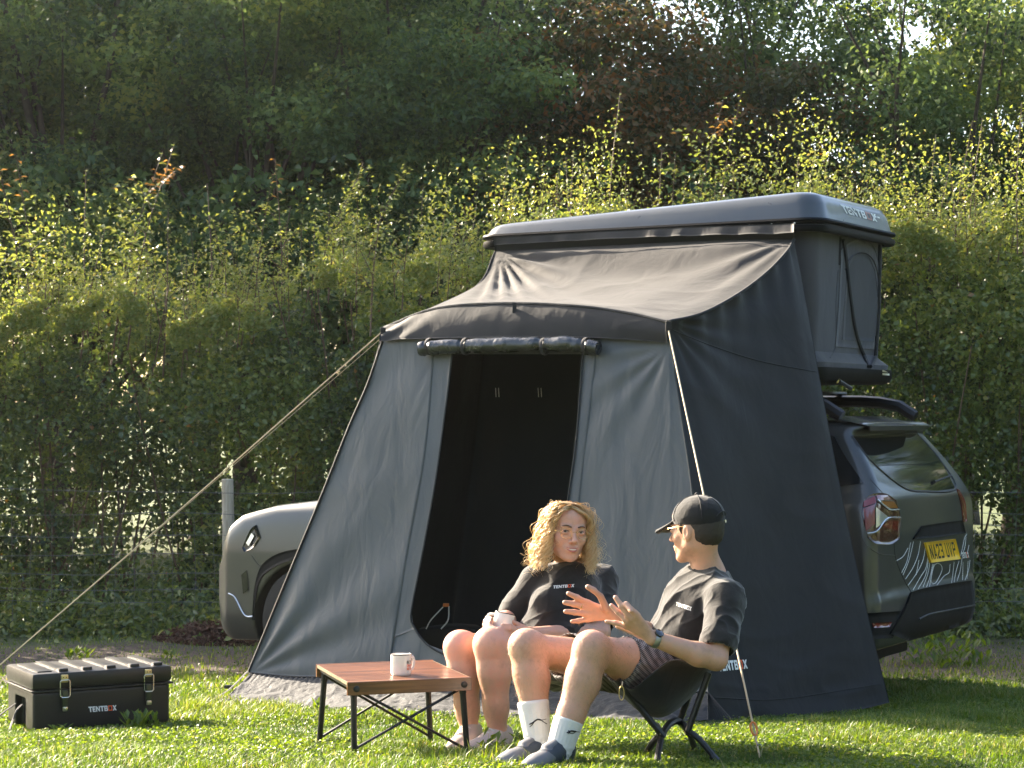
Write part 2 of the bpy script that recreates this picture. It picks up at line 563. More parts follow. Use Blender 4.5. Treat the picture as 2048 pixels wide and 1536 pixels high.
# ================= ground =================
def ground_mat():
    t = NT('ground'); b = t.b
    v = t.coord()
    n1 = t.noise(v, 2.4, 6, .6); n2 = t.noise(v, 40, 4)
    c1 = t.ramp(n1, [(.25, (.035, .05, .012)), (.5, (.06, .085, .02)), (.75, (.1, .115, .035))])
    soil = t.ramp(n2, [(.3, (.035, .024, .016)), (.7, (.12, .085, .06))])
    # bare strip along the hedge foot
    s = t.n('ShaderNodeSeparateXYZ'); t.l(v, s.inputs[0])
    ad = t.n('ShaderNodeMath', operation='MULTIPLY_ADD'); ad.inputs[1].default_value = 2.6; t.l(t.noise(v, .9, 4), ad.inputs[0]); t.l(s.outputs['Y'], ad.inputs[2])
    m1 = t.n('ShaderNodeMapRange'); m1.inputs['From Min'].default_value = 13.1; m1.inputs['From Max'].default_value = 14.2; t.l(ad.outputs[0], m1.inputs['Value'])
    m2 = t.n('ShaderNodeMapRange'); m2.inputs['From Min'].default_value = 15.9; m2.inputs['From Max'].default_value = 16.9; m2.inputs['To Min'].default_value = 1; m2.inputs['To Max'].default_value = 0; t.l(ad.outputs[0], m2.inputs['Value'])
    mm = t.n('ShaderNodeMath', operation='MULTIPLY'); t.l(m1.outputs[0], mm.inputs[0]); t.l(m2.outputs[0], mm.inputs[1])
    mx = t.n('ShaderNodeMix', data_type='RGBA'); t.l(mm.outputs[0], mx.inputs['Factor']); t.l(c1, mx.inputs['A']); t.l(soil, mx.inputs['B'])
    t.l(mx.outputs['Result'], b.inputs['Base Color']); b.inputs['Roughness'].default_value = .95
    t.l(t.bump(n2, .8, .03), b.inputs['Normal'])
    return t.m
M['ground'] = ground_mat()
ys = np.r_[np.linspace(-5, 5, 12), np.linspace(5.2, 18, 130), np.linspace(18.5, 40, 30), np.geomspace(42, 420, 18)]
xs = np.r_[-np.geomspace(300, 9, 22), np.linspace(-8, 8, 120), np.geomspace(9, 300, 22)]
XX, YY = np.meshgrid(xs, ys)
ZZ = gz(XX, YY)
ZZ = np.where(np.abs(XX) > 60, 0 * ZZ - .12, ZZ)
k = np.arange(XX.size).reshape(XX.shape)
F = np.stack([k[:-1, :-1], k[:-1, 1:], k[1:, 1:], k[1:, :-1]], -1).reshape(-1, 4)
me = np_mesh('ground', np.stack([XX, YY, ZZ], -1), F)
tag(link('ground', me, None, M['ground'], True), kind='structure')

# ================= leaf clouds =================
def leaves(C, N, L, W, tint, droop=.3, fold=.25, r=None):
    """C centres, N facing directions, L lengths, W widths -> rhombic folded leaves (two triangles each)"""
    r = r or rng
    n = len(C)
    N = N / (np.linalg.norm(N, axis=1, keepdims=True) + 1e-9)
    T = r.normal(size=(n, 3)); T -= (T * N).sum(1, keepdims=True) * N
    T /= np.linalg.norm(T, axis=1, keepdims=True) + 1e-9
    S = np.cross(N, T)
    L = np.asarray(L).reshape(-1, 1) * np.ones((n, 1)); W = np.asarray(W).reshape(-1, 1) * np.ones((n, 1))
    tip = C + T * L * .5 - N * L * droop * .5; base = C - T * L * .5
    a = C + S * W * .5 + N * W * fold; b = C - S * W * .5 + N * W * fold
    V = np.stack([base, a, tip, b], 1).reshape(-1, 3)
    k = np.arange(n)[:, None] * 4
    F = np.concatenate([k + [0, 1, 2], k + [0, 2, 3]], 1).reshape(-1, 3)
    return V, F, np.repeat(tint, 2)
def unit(n, r=None):
    v = (r or rng).normal(size=(n, 3)); return v / np.linalg.norm(v, axis=1, keepdims=True)

LEAF_STOPS = [(0, (.016, .04, .012)), (.35, (.035, .08, .018)), (.65, (.075, .13, .025)), (.85, (.14, .17, .035)), (1, (.30, .12, .03))]
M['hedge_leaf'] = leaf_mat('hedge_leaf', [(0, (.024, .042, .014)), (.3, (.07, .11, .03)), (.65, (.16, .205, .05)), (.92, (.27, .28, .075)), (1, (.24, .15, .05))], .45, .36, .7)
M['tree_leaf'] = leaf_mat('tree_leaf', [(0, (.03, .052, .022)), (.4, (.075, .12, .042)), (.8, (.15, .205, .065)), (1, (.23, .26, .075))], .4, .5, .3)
M['autumn_leaf'] = leaf_mat('autumn_leaf', [(0, (.035, .045, .02)), (.4, (.075, .08, .03)), (.75, (.14, .09, .035)), (1, (.22, .11, .04))], .35, .5, .3)
M['bright_leaf'] = leaf_mat('bright_leaf', [(0, (.03, .05, .012)), (.5, (.09, .13, .02)), (1, (.2, .22, .03))], .5, .5, .3)
M['stem'] = simple('stem', (.1, .06, .035), .7)

# ================= trees behind the hedge =================
def crown_mesh(name, seed, rad, n_cl, per, leaf=.11, gaps=.0, brt=0.0):
    r = np.random.default_rng(seed)
    # cluster centres: more on the outside, in tiers
    d = unit(n_cl, r); rr = r.random(n_cl) ** .45
    C = d * rr[:, None] * np.array(rad)
    C += r.normal(size=C.shape) * .25
    q = fbm(C * .55 + seed, 2)
    C = C[q > -.28 + gaps]
    size = r.uniform(.35, .75, len(C))
    n = len(C) * per
    ci = np.repeat(np.arange(len(C)), per)
    o = unit(n, r) * (r.random(n) ** .5)[:, None] * size[ci][:, None] * np.array([1.15, 1.15, .62])
    p = C[ci] + o
    N = unit(n, r) * .8 + o / (np.linalg.norm(o, axis=1, keepdims=True) + 1e-6) * .7 + np.array([0, 0, .55])
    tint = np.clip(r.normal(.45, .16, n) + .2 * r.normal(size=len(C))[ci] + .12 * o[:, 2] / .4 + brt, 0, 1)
    L = r.uniform(.75, 1.3, n) * leaf
    V, F, t = leaves(p, N, L, L * .62, tint, r=r)
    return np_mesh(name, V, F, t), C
def tree_wood(C, height, r0, seed):
    """tapered trunk and limbs in one mesh; origin at the foot; crown centre at height"""
    r = random.Random(seed); m = MB()
    top = Vector((r.uniform(-.4, .4), r.uniform(-.3, .3), height * 1.02))
    pts = [Vector((0, 0, -.3)), Vector((r.uniform(-.15, .15), 0, height * .25)), Vector((r.uniform(-.3, .3), r.uniform(-.2, .2), height * .55)), top * .85, top]
    sm = [Vector(p) for p in smooth_curve(pts, 12)]
    m.tube(sm, [r0 * (1 - .8 * i / 11) for i in range(12)], 8)
    ids = list(range(len(C))); r.shuffle(ids)
    for i in ids[:26]:
        e = Vector(C[i]) + Vector((0, 0, height))
        s = sm[max(2, min(9, int((e.z / (height * 1.6)) * 8)))]
        mid = s.lerp(e, .5) + Vector((r.uniform(-.3, .3), r.uniform(-.3, .3), r.uniform(-.1, .35)))
        c = [Vector(p) for p in smooth_curve([s, mid, e], 7)]
        rb = r0 * r.uniform(.22, .42)
        m.tube(c, [rb * (1 - .85 * j / 6) for j in range(7)], 5)
    return m
variants = []
for i, (rad, ncl, per, mat, gap, brt) in enumerate([
        ((2.6, 2.0, 3.6), 190, 290, 'tree_leaf', .0, .0),
        ((2.3, 1.9, 4.0), 170, 290, 'tree_leaf', .08, .08),
        ((2.2, 1.6, 2.6), 150, 290, 'autumn_leaf', .0, .0),
        ((2.4, 1.8, 3.8), 118, 290, 'tree_leaf', .32, -.05),
        ((2.0, 1.6, 3.0), 120, 260, 'bright_leaf', .1, .0)]):
    me, C = crown_mesh('crown', 11 + i, rad, ncl, per, .078, gap, brt)
    me.materials.append(M[mat]); H = 4.6 if i != 2 else 3.4
    wm = tree_wood(C, H, .17, 40 + i)
    for f in wm.bm.faces: f.smooth = True
    tm = bpy.data.meshes.new('trunk'); wm.bm.to_mesh(tm); wm.bm.free(); tm.materials.append(M['wood_bark'])
    variants.append((me, tm, H))
TREES = [  # x at depth, depth, variant, scale, rotation, label
    (-7.4, 26.5, 0, 1.15, .3, 'broad dark green tree in the top left corner of the wood'),
    (-5.6, 24.6, 1, 1.1, 1.9, 'full leafy tree behind the left end of the hedge, its crown low'),
    (-4.3, 27.5, 0, 1.25, 3.9, 'tall dense green tree behind the hedge, second row, left part'),
    (-3.2, 24.2, 0, 1.02, 5.2, 'round green tree rising above the two reddish hedge shoots at left'),
    (-1.9, 26.8, 1, 1.2, 2.6, 'tall green tree behind the hedge between the left trees and the tent'),
    (-.9, 24.0, 1, .98, 4.4, 'green tree standing right above the hedge gap left of the roof tent'),
    (.3, 28.0, 3, 1.15, .8, 'thin crowned tree with pale sky showing through, above the roof tent lid'),
    (1.35, 24.8, 2, 1.2, 1.2, 'reddish brown autumn tree above the middle of the roof tent lid'),
    (2.3, 28.8, 3, 1.15, 2.2, 'dark green tree behind the reddish brown one'),
    (3.2, 25.2, 2, 1.05, 4.0, 'brown tinged tree above the near right corner of the roof tent'),
    (4.2, 26.6, 3, 1.2, 5.5, 'open tree with crossing dark limbs and sky gaps at upper right'),
    (5.4, 24.6, 3, 1.0, .9, 'green leafy tree behind the tall hedge shoots at right'),
    (6.7, 26.8, 3, 1.25, 2.9, 'tall sparse tree with a dark upright trunk near the right edge'),
    (8.2, 25.4, 0, 1.1, 4.9, 'dark tree at the right end of the wood'),
    (-9.2, 24.6, 0, 1.2, 2.0, 'dark tree past the left edge of the hedge'),
    (-6.6, 30.5, 0, 1.5, 4.1, 'large back row tree at far left'),
    (-3.0, 31.0, 0, 1.5, .5, 'large back row tree left of centre'),
    (.7, 33.0, 4, 1.1, 1.5, 'yellow green sunlit tree deep in the wood near the centre'),
    (-.9, 31.0, 1, 1.5, 3.0, 'large back row tree just left of the pale sky gaps'),
    (7.2, 31.5, 4, 1.3, 2.1, 'yellow green tree glowing between dark trunks at right'),
    (-11.5, 27.0, 0, 1.3, .2, 'broad dark tree beyond the left edge of the wood'),
    (12.6, 24.5, 3, 1.25, .7, 'open tree out of view at the right end of the wood, behind the hedge'),
    (16.5, 28.5, 3, 1.3, 2.7, 'open tree farthest right in the wood, out of view'),
]

for x, y, v, s, rz, lab in TREES:
    cme, tme, H = variants[v]
    root = empty('tree', (x, y, -.15), rz); root.scale = (s, s, s)
    tag(root, lab, 'tree', 'trees of the wood behind the hedge')
    link('trunk', tme, root)
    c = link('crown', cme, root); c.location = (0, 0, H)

# far dark wood that closes the gaps low down
def mass(name, mat, n, xr, yr, zr, leaf, seed, thr=-.1):
    r = np.random.default_rng(seed)
    p = np.stack([r.uniform(*xr, n), r.uniform(*yr, n), zr[0] + (zr[1] - zr[0]) * r.random(n) ** 1.2], 1)
    p = p[fbm(p * .6 + seed, 2) > thr]
    n = len(p); L = r.uniform(.7, 1.3, n) * leaf
    V, F, t = leaves(p, unit(n, r) + [0, -.2, .4], L, L * .65, np.clip(r.normal(.35, .15, n), 0, 1), r=r)
    me = np_mesh(name, V, F, t)
    return link(name, me, None, mat)
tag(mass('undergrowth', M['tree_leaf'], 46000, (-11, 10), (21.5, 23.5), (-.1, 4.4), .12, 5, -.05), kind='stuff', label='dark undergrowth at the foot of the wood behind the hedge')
# the same wood goes on round the field behind the camera (mirrored in the car's rear window and the shell)
r = np.random.default_rng(64); nq = 46000
th = r.uniform(math.radians(-150), math.radians(150), nq) * 1.0
rad_ = 22 + r.random(nq) * 3; hz_ = r.random(nq) ** 1.1 * (12 + 2 * np.sin(th * 7) + np.sin(th * 17))
p = np.stack([2 + rad_ * np.sin(th), -2 - rad_ * np.cos(th) * .9, hz_ - .1], 1)
kp = (p[:, 1] < 7 + 6 * (p[:, 0] > 0)) & (p[:, 0] > -17); p = p[kp]; n = len(p); L = r.uniform(.7, 1.3, n) * .5
V, F, t = leaves(p, unit(n, r) + [0, 0, .3], L, L * .65, np.clip(r.normal(.45, .15, n), 0, 1), r=r)
tag(link('treeline', np_mesh('treeline', V, F, t), None, M['tree_leaf']), kind='stuff', label='wood edge round the rest of the field')

# ================= hedge =================
def hedge_top(x):
    """height of the clipped body of the hedge against x"""
    return np.interp(x, [-6, -4.2, -3.2, -2.2, -1.2, -.2, .8, 2, 3, 4.2, 6], [2.7, 2.62, 2.7, 2.78, 2.95, 3.2, 3.35, 3.4, 3.4, 3.35, 3.3]) + .12 * np.sin(x * 3.1) + .08 * np.sin(x * 7.7 + 1)
hroot = empty('hedge', (0, 16.9, -.12))
tag(hroot, 'tall overgrown mixed hedge with sunlit shoots behind the wire fence', 'hedge')
nh = 230000
r = np.random.default_rng(21)
x = r.uniform(-6.0, 6.0, nh)
tz = hedge_top(x)
z = -.1 + (tz + .1) * r.random(nh) ** .88
fy = 16.35 + .35 * fbm(np.stack([x * 1.3, z * 1.3, 0 * x], 1), 3) + .7 * np.clip((z - tz + 1.1) / 1.1, 0, 1) ** 2   # front face bulges, rounds off at the top
dep = np.abs(r.normal(0, .45, nh))
# some leaves on the rounded top going back
y = fy + dep
y = np.where(z > tz - .35, fy + r.random(nh) * 1.5, y)
p = np.stack([x, y, z], 1)
dens = fbm(p * 2.6, 3)
low = z < 1.5
keep = dens > np.where(low, -.2, -.24) + .3 * np.clip((z - tz + 1.1) / 1.1, 0, 1)
p = p[keep]; n = len(p)
tt = np.clip(r.normal(.40, .17, n) + .5 * fbm(p * 1.6 + 9, 3) + .16 * np.clip((p[:, 2] - 1.6) / 1.6, 0, 1), 0, .93)  # paler towards the top: sunlight put into the leaf tint
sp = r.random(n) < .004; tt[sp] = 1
L = r.uniform(.5, 1.35, n) * .05
V, Fh, t = leaves(p, unit(n, r) + [0, -.55, .5], L, L * .68, tt, r=r)
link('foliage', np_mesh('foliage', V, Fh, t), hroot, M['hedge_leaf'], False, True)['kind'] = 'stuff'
# the hedge runs on past both sides of the view
for q0, q1, sd in ((5.9, 16, 61), (-15, -5.9, 62)):
    r2 = np.random.default_rng(sd); n2 = 26000
    x2 = r2.uniform(q0, q1, n2); z2 = -.1 + r2.random(n2) * (3.1 + .15 * np.sin(x2 * 2)); y2 = 16.35 + np.abs(r2.normal(0, .4, n2)) + .25 * np.sin(x2 * 3 + z2 * 2)
    L2 = r2.uniform(.7, 1.3, n2) * .1
    V, Fh, t = leaves(np.stack([x2, y2, z2], 1), unit(n2, r2) + [0, -.5, .5], L2, L2 * .66, np.clip(r2.normal(.4, .18, n2), 0, .93), r=r2)
    link('foliage', np_mesh('foliage', V, Fh, t), hroot, M['hedge_leaf'], False, True)['kind'] = 'stuff'
# loose sprays over the top and the upper face: sparse, so the sun gets through
nt = 90000
x = r.uniform(-6, 6, nt); tz = hedge_top(x)
e_ = r.exponential(.22, nt); z = tz - .45 + e_ * 1.6; y = 16.35 + .25 * np.clip((z - tz + .9) / .9, 0, 1) - .12 + r.random(nt) * 1.3 * (z > tz - .2) - .1 * r.random(nt)
p = np.stack([x, y, z], 1); q_ = fbm(p * np.array([4.5, 4.5, 1.6]), 3); kp = (q_ > .0 + .12 * np.clip((z - tz) / .5, 0, 1)) & (z < tz + .75); p = p[kp]; n = len(p)
L = r.uniform(.6, 1.3, n) * .038
V, Fh, t = leaves(p, unit(n, r) + [-.3, -.3, .6], L, L * .62, np.clip(r.normal(.74, .12, n), 0, .95), r=r)  # paler tint than the hedge body, sunlit look put into the colour
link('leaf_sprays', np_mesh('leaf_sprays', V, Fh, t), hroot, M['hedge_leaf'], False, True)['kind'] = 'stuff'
# woody stems inside
m = MB(); rr = random.Random(4)
for i in range(150):
    x0 = rr.uniform(-5, 5); y0 = rr.uniform(16.45, 17.3); h = rr.uniform(1.2, 2.9)
    a = Vector((x0, y0, -.15)); e = a + Vector((rr.uniform(-.6, .6), rr.uniform(-.3, .2), h))
    mid = a.lerp(e, .5) + Vector((rr.uniform(-.2, .2), rr.uniform(-.1, .1), 0))
    m.tube([Vector(q) for q in smooth_curve([a, mid, e], 6)], [.012 * (1 - .12 * j) for j in range(6)], 4)
m.build('stems', M['stem'], hroot, True)['kind'] = 'stuff'

# shoots standing above the hedge
def shoot(seed, h, lean, leaf=.05, arch=0.0, reddish=False, branches=0):
    rr = random.Random(seed); r = np.random.default_rng(seed)
    m = MB(); Cs, Ns, Ts = [], [], []
    def stem(a, e, bend, rad, nl):
        mid = a.lerp(e, .5) + bend
        c = smooth_curve([a, mid, e], 10)
        m.tube([Vector(q) for q in c], [rad * (1 - .085 * j) for j in range(10)], 4)
        for j in range(nl):
            t = .12 + .88 * (j + .5 * rr.random()) / nl
            q = np.array([np.interp(t * 9, range(10), c[:, k]) for k in range(3)])
            ang = j * 2.4 + rr.random() * .5; out = np.array([math.cos(ang), math.sin(ang) * .8, .35])
            Cs.append(q + out * leaf * .55); Ns.append(np.array([rr.uniform(-.5, .5), rr.uniform(-.6, .2), .8])); Ts.append(out)
        return c
    e = Vector((lean, rr.uniform(-.1, .1), h))
    c = stem(Vector((0, 0, -.5)), e, Vector((-lean * .25, 0, 0)), .008, int(h * 34))
    for b in range(branches):
        q = Vector(c[3 + b % 5]); s = rr.choice((-1, 1))
        ee = q + Vector((s * rr.uniform(.15, .35), rr.uniform(-.1, .1), rr.uniform(.12, .35)))
        stem(q, ee, Vector((0, 0, .03)), .004, 12)
    n = len(Cs); Cs = np.array(Cs); Ns = np.array(Ns); Ts = np.array(Ts)
    N = Ns / np.linalg.norm(Ns, axis=1, keepdims=True)
    T = Ts - (Ts * N).sum(1, keepdims=True) * N; T /= np.linalg.norm(T, axis=1, keepdims=True)
    S = np.cross(N, T)
    tz_ = (Cs[:, 2] / h)
    L = leaf * r.uniform(.8, 1.3, n) * (1.15 - .35 * tz_); W = L * .55
    tip = Cs + T * L[:, None] * .5 - N * L[:, None] * .22; base = Cs - T * L[:, None] * .5
    a = Cs + S * W[:, None] * .5 + N * W[:, None] * .2; b = Cs - S * W[:, None] * .5 + N * W[:, None] * .2
    bm = m.bm
    nst = len(bm.faces)
    for i in range(n):
        vs = [bm.verts.new(Vector(q)) for q in (base[i], a[i], tip[i], b[i])]
        bm.faces.new((vs[0], vs[1], vs[2])); bm.faces.new((vs[0], vs[2], vs[3]))
    me = bpy.data.meshes.new('shoot'); bm.to_mesh(me); bm.free()
    nf = len(me.polygons)
    mi = np.zeros(nf, np.int32); mi[nst:] = 1
    me.materials.append(M['stem']); me.materials.append(M['hedge_leaf'])
    me.polygons.foreach_set('material_index', mi)
    tint = np.zeros(nf, np.float32); tl = np.clip(r.normal(.75, .1, n) + (.0 if not reddish else 0), 0, .93)
    if reddish: tl = np.where((tz_ > .72) & (r.random(n) < .8), 1.0, tl)
    tint[nst:] = np.repeat(tl, 2)
    a_ = me.attributes.new('tint', 'FLOAT', 'FACE'); a_.data.foreach_set('value', tint)
    return me
SH = [shoot(100 + i, h, l, lf, 0, rd, br) for i, (h, l, lf, rd, br) in enumerate([
    (.9, .05, .042, False, 0), (.7, -.1, .045, False, 1), (1.1, .12, .04, False, 0), (.55, .1, .045, False, 2), (.8, -.05, .04, False, 3),
    (1.15, -.15, .062, True, 4), (1.1, .3, .062, True, 5), (.65, 0, .04, False, 0), (1.2, .2, .045, False, 4), (1.0, .45, .06, False, 5)])]
rr = random.Random(9)
def put_shoot(px, ytop, v, D=None):
    D = D or rr.uniform(16.5, 17.6)
    top = P(px, ytop, D); me = SH[v]
    h0 = max(q.co.z for q in me.vertices)
    zb = min(top.z - .25, float(hedge_top(top.x)) - .15)
    s = (top.z - zb) / h0; s = max(.5, s)
    o = link('shoot', me, hroot, None)
    o.location = Vector((top.x, top.y, top.z - s * h0)) - Vector(hroot.location)
    o.rotation_euler = (rr.uniform(-.06, .06), rr.uniform(-.08, .08), rr.uniform(-.5, .5)); o.scale = (s, s, s)
for px, py, v in [(55, 285, 5), (262, 285, 6), (170, 340, 2), (565, 312, 5), (505, 345, 8), (720, 325, 9), (640, 360, 9), (655, 330, 9), (710, 360, 0), (840, 370, 0), (878, 380, 2),
                  (990, 340, 0), (1000, 275, 8), (1075, 265, 2), (1140, 312, 0), (1190, 275, 2), (1218, 188, 2), (1165, 320, 4), (1385, 195, 6), (1432, 182, 8), (1545, 225, 2), (1390, 285, 0), (1315, 300, 7),
                  (1660, 265, 5), (1700, 285, 0), (1610, 290, 2), (1850, 270, 0), (1905, 245, 8), (1935, 240, 2), (1960, 250, 0), (2005, 205, 2), (2030, 205, 2), (1770, 295, 0), (1820, 300, 4), (75, 300, 5), (230, 300, 6),
                  (300, 430, 1), (330, 410, 4), (430, 365, 1), (740, 400, 3), (790, 410, 1), (910, 430, 7), (940, 450, 3)]:
    put_shoot(px, py, v)
for i in range(150):
    px = rr.uniform(-60, 2110)
    base = float(np.interp(px, [0, 300, 600, 900, 1000, 1300, 1700, 2048], [470, 450, 400, 440, 340, 310, 330, 300]))
    put_shoot(px, base + rr.uniform(-15, 110), rr.choice([0, 1, 2, 3, 4, 7, 8]), rr.uniform(16.4, 17.8))

# sunlit meadow seen through gaps is the ground itself; low weeds at the hedge foot
r = np.random.default_rng(31)
nw = 26000
x = r.uniform(-5, 5.5, nw); y = 15.9 + np.abs(r.normal(0, .35, nw)) * -1 + .5; z = gz(x, y) + np.abs(r.normal(0, .16, nw))
y = y - (.45 * (1 - np.clip(z / .3, 0, 1)))
L = r.uniform(.6, 1.4, nw) * .055
V, Fh, t = leaves(np.stack([x, y, z], 1), unit(nw, r) + [0, -.3, .9], L, L * .5, np.clip(r.normal(.5, .2, nw), 0, .95), r=r)
tag(link('weeds', np_mesh('weeds', V, Fh, t), None, M['hedge_leaf']), kind='stuff', label='low green weeds along the foot of the hedge')

# ================= wire stock fence =================
fence = empty('wire_fence', (-2.2, 15.55, 0))
tag(fence, 'square mesh wire stock fence with a weathered wooden post in front of the hedge', 'fence')
def wood_mat(name, lo, hi, scale=(6, 6, .7), rough=.8, bump=.5, sc_=9):
    t = NT(name); v = t.coord(scale); f = t.noise(v, sc_, 6, .6, .4)
    t.l(t.ramp(f, [(.28, lo), (.72, hi)]), t.b.inputs['Base Color']); t.b.inputs['Roughness'].default_value = rough
    t.l(t.bump(f, bump, .01), t.b.inputs['Normal']); return t.m
M['post_wood'] = wood_mat('post_wood', (.28, .23, .16), (.55, .48, .37))
M['wire'] = simple('wire', (.16, .16, .15), .6, .6)
pt = P(456, 958, 15.5); pb = float(gz(pt.x, pt.y))
for fx in (pt.x, pt.x + 3.4, pt.x - 3.3):
    m = MB(); h = pt.z - pb
    m.tube([(fx, 15.5, pb - .15), (fx + .006, 15.5, pb + h * .5), (fx - .004, 15.5, pb + h - .006), (fx - .004, 15.5, pb + h)], [.05, .0485, .046, .041], 14)
    for a in (.3, .62, .8):
        m.tube([(fx - .03, 15.452, pb + h * a), (fx + .02, 15.452, pb + h * a + .005)], .004, 4)
    m.build('post', M['post_wood'], fence)
for py in (984, 1031, 1074, 1113, 1149, 1180, 1205):
    zz = P(456, py, 15.44).z; m = MB()
    pts = [(xx, 15.44 + .01 * math.sin(xx * 3), zz + .012 * math.sin(xx * 2.1 + py) + float(gz(xx, 15.4) - gz(-2.2, 15.4))) for xx in np.linspace(-5.2, 5.2, 40)]
    m.tube(pts, .0022, 4); m.build('line_wire', M['wire'], fence)
zt = P(456, 984, 15.44).z; zb = P(456, 1031, 15.44).z
rr = random.Random(2)
for i in range(66):
    xx = -5.1 + i * .155 + rr.uniform(-.01, .01); m = MB()
    z0 = float(gz(xx, 15.4)) + .04; m.tube([(xx + rr.uniform(-.01, .01), 15.442, z0), (xx + rr.uniform(-.02, .02), 15.442, (z0 + zb) / 2), (xx, 15.442, zb)], .0016, 4)
    m.build('stay_wire', M['wire'], fence)

# ================= grass =================
M['grass'] = leaf_mat('grass', [(0, (.03, .06, .012)), (.45, (.07, .125, .02)), (.8, (.14, .19, .03)), (1, (.27, .25, .09))], .48, .45, .4)
def grass_patch(n, ylo, yhi, hh, ww, seed, pw=1.0):
    r = np.random.default_rng(seed)
    y = ylo + (yhi - ylo) * r.random(n) ** pw
    x = r.uniform(-1, 1, n) * (y * .262 + .15)
    p = np.stack([x, y, 0 * x], 1)
    soil = np.clip((y + 2.6 * (.5 + .5 * fbm(p * .9, 2)) - 13.4) / .9, 0, 1) * np.clip((16.6 - y) / 1, 0, 1)
    kp = r.random(n) > soil * .75
    p = p[kp]; x = x[kp]; y = y[kp]; n = len(p); soil = soil[kp]
    z = gz(x, y)
    clump = fbm(np.stack([x * 5, y * 5, 0 * x], 1), 2)
    patch = fbm(np.stack([x * 1.3, y * 1.3, 0 * x + 4], 1), 3)
    h = hh * r.uniform(.45, 1.3, n) * (1 + .45 * clump) * np.clip(1 + 1.1 * patch, .35, 1.6)
    a = r.uniform(0, 2 * PI, n); lean = r.uniform(.15, 1.0, n) * h
    b = np.stack([x, y, z - .004], 1)
    dirv = np.stack([np.cos(a), np.sin(a), 0 * a], 1); side = np.stack([-np.sin(a), np.cos(a), 0 * a], 1)
    w = ww * r.uniform(.6, 1.3, n)
    m1 = b + dirv * (lean * .3)[:, None]; m1[:, 2] += h * .6
    tp = b + dirv * lean[:, None]; tp[:, 2] += h * (.95 - .3 * (lean / h - .2))
    V = np.stack([b - side * w[:, None] * .5, b + side * w[:, None] * .5, m1 - side * w[:, None] * .42, m1 + side * w[:, None] * .42, tp], 1).reshape(-1, 3)
    k = np.arange(n)[:, None] * 5
    F = np.concatenate([k + [0, 1, 3], k + [0, 3, 2], k + [2, 3, 4]], 1).reshape(-1, 3)
    t = np.clip(r.normal(.5, .15, n) + .18 * clump + .3 * patch + soil * .12, 0, 1)
    t = np.where(r.random(n) < .04, 1, t)
    return V, F, np.repeat(t, 3)
parts = [grass_patch(125000, 7.0, 9.2, .042, .0042, 1), grass_patch(5000, 7.1, 7.8, .062, .0045, 12), grass_patch(105000, 9.2, 11.6, .04, .0052, 2), grass_patch(85000, 11.6, 16.4, .036, .008, 3)]
# broad-leaved plants in the turf (clover, plantain)
r = np.random.default_rng(8)
nc = 60000
y = 7.1 + 4.8 * r.random(nc) ** 1.3; x = r.uniform(-1, 1, nc) * (y * .262)
d = fbm(np.stack([x * 2.2, y * 2.2, 0 * x], 1), 3)
kp = d > .02; x, y = x[kp], y[kp]; n = len(x)
L = r.uniform(.6, 1.4, n) * .017
Vc, Fc, tc = leaves(np.stack([x, y, gz(x, y) + r.uniform(.004, .03, n)], 1), unit(n, r) * .7 + [0, 0, 1], L, L * .7, np.clip(r.normal(.62, .13, n), 0, .95), r=r)
parts.append((Vc, Fc, tc))
o_ = 0; Vs, Fs, Ts = [], [], []
for V, F, t in parts:
    Vs.append(V); Fs.append(F + o_); Ts.append(t); o_ += len(V)
tag(link('grass', np_mesh('grass', np.vstack(Vs), np.vstack(Fs), np.concatenate(Ts)), None, M['grass']), kind='stuff', label='short sunlit grass with clover in front of the tent')

# single leafy weeds
def weed(px, py, h, n, label, seed, spread=.5, L=.05):
    g = G(px, py); r = random.Random(seed); m = MB(); tl = []
    for i in range(n):
        a = 2.4 * i + r.random(); el = r.uniform(.5, 1.3)
        d = Vector((math.cos(a) * spread, math.sin(a) * spread, el)).normalized()
        sc3 = h * .9; base = g + Vector((r.uniform(-sc3, sc3) * spread, r.uniform(-sc3, sc3) * spread, h * r.uniform(.0, .7) ** 1.3)); tip = base + d * L * r.uniform(.7, 1.3); tip.z = min(tip.z, g.z + h * 1.1)
        s = d.cross(Vector((0, 0, 1))).normalized() * L * .17; mid = base.lerp(tip, .55) + Vector((0, 0, .006))
        m.poly([base, mid + s, tip]); m.poly([base, tip, mid - s])
    m.tube([g - Vector((0, 0, .01)), g + Vector((0, 0, h * .6))], .002, 4)
    me = bpy.data.meshes.new('weed'); m.bm.to_mesh(me); m.bm.free()
    a_ = me.attributes.new('tint', 'FLOAT', 'FACE'); a_.data.foreach_set('value', np.array([r.uniform(.35, .75) for _ in me.polygons], np.float32))
    o = link('leafy_weed', me, None, M['grass']); tag(o, label, 'weed'); return o
weed(275, 1462, .09, 26, 'dark leafy weed in front of the storage box below its right latch', 1, .6, .07)
weed(300, 1460, .08, 20, 'smaller leafy weed in front of the right end of the storage box', 2, .5, .06)
weed(118, 1468, .04, 16, 'low round-leaved weed at the foot of the left latch of the storage box', 3, .8, .045)
weed(160, 1325, .1, 40, 'yellow green leafy weed standing behind the left end of the storage box', 4, .8, .08)
weed(340, 1320, .07, 26, 'light green weed just behind the right end of the storage box', 5, .8, .06)
weed(1008, 1515, .12, 44, 'leafy weed in front of the woman’s nearer shoe', 6, .9, .06)
weed(1895, 1330, .3, 190, 'bushy green weed growing beside the car’s rear bumper', 7, .9, .09)
weed(640, 1425, .07, 18, 'weed growing against the crumpled tent skirt left of the table', 8, .5, .06)
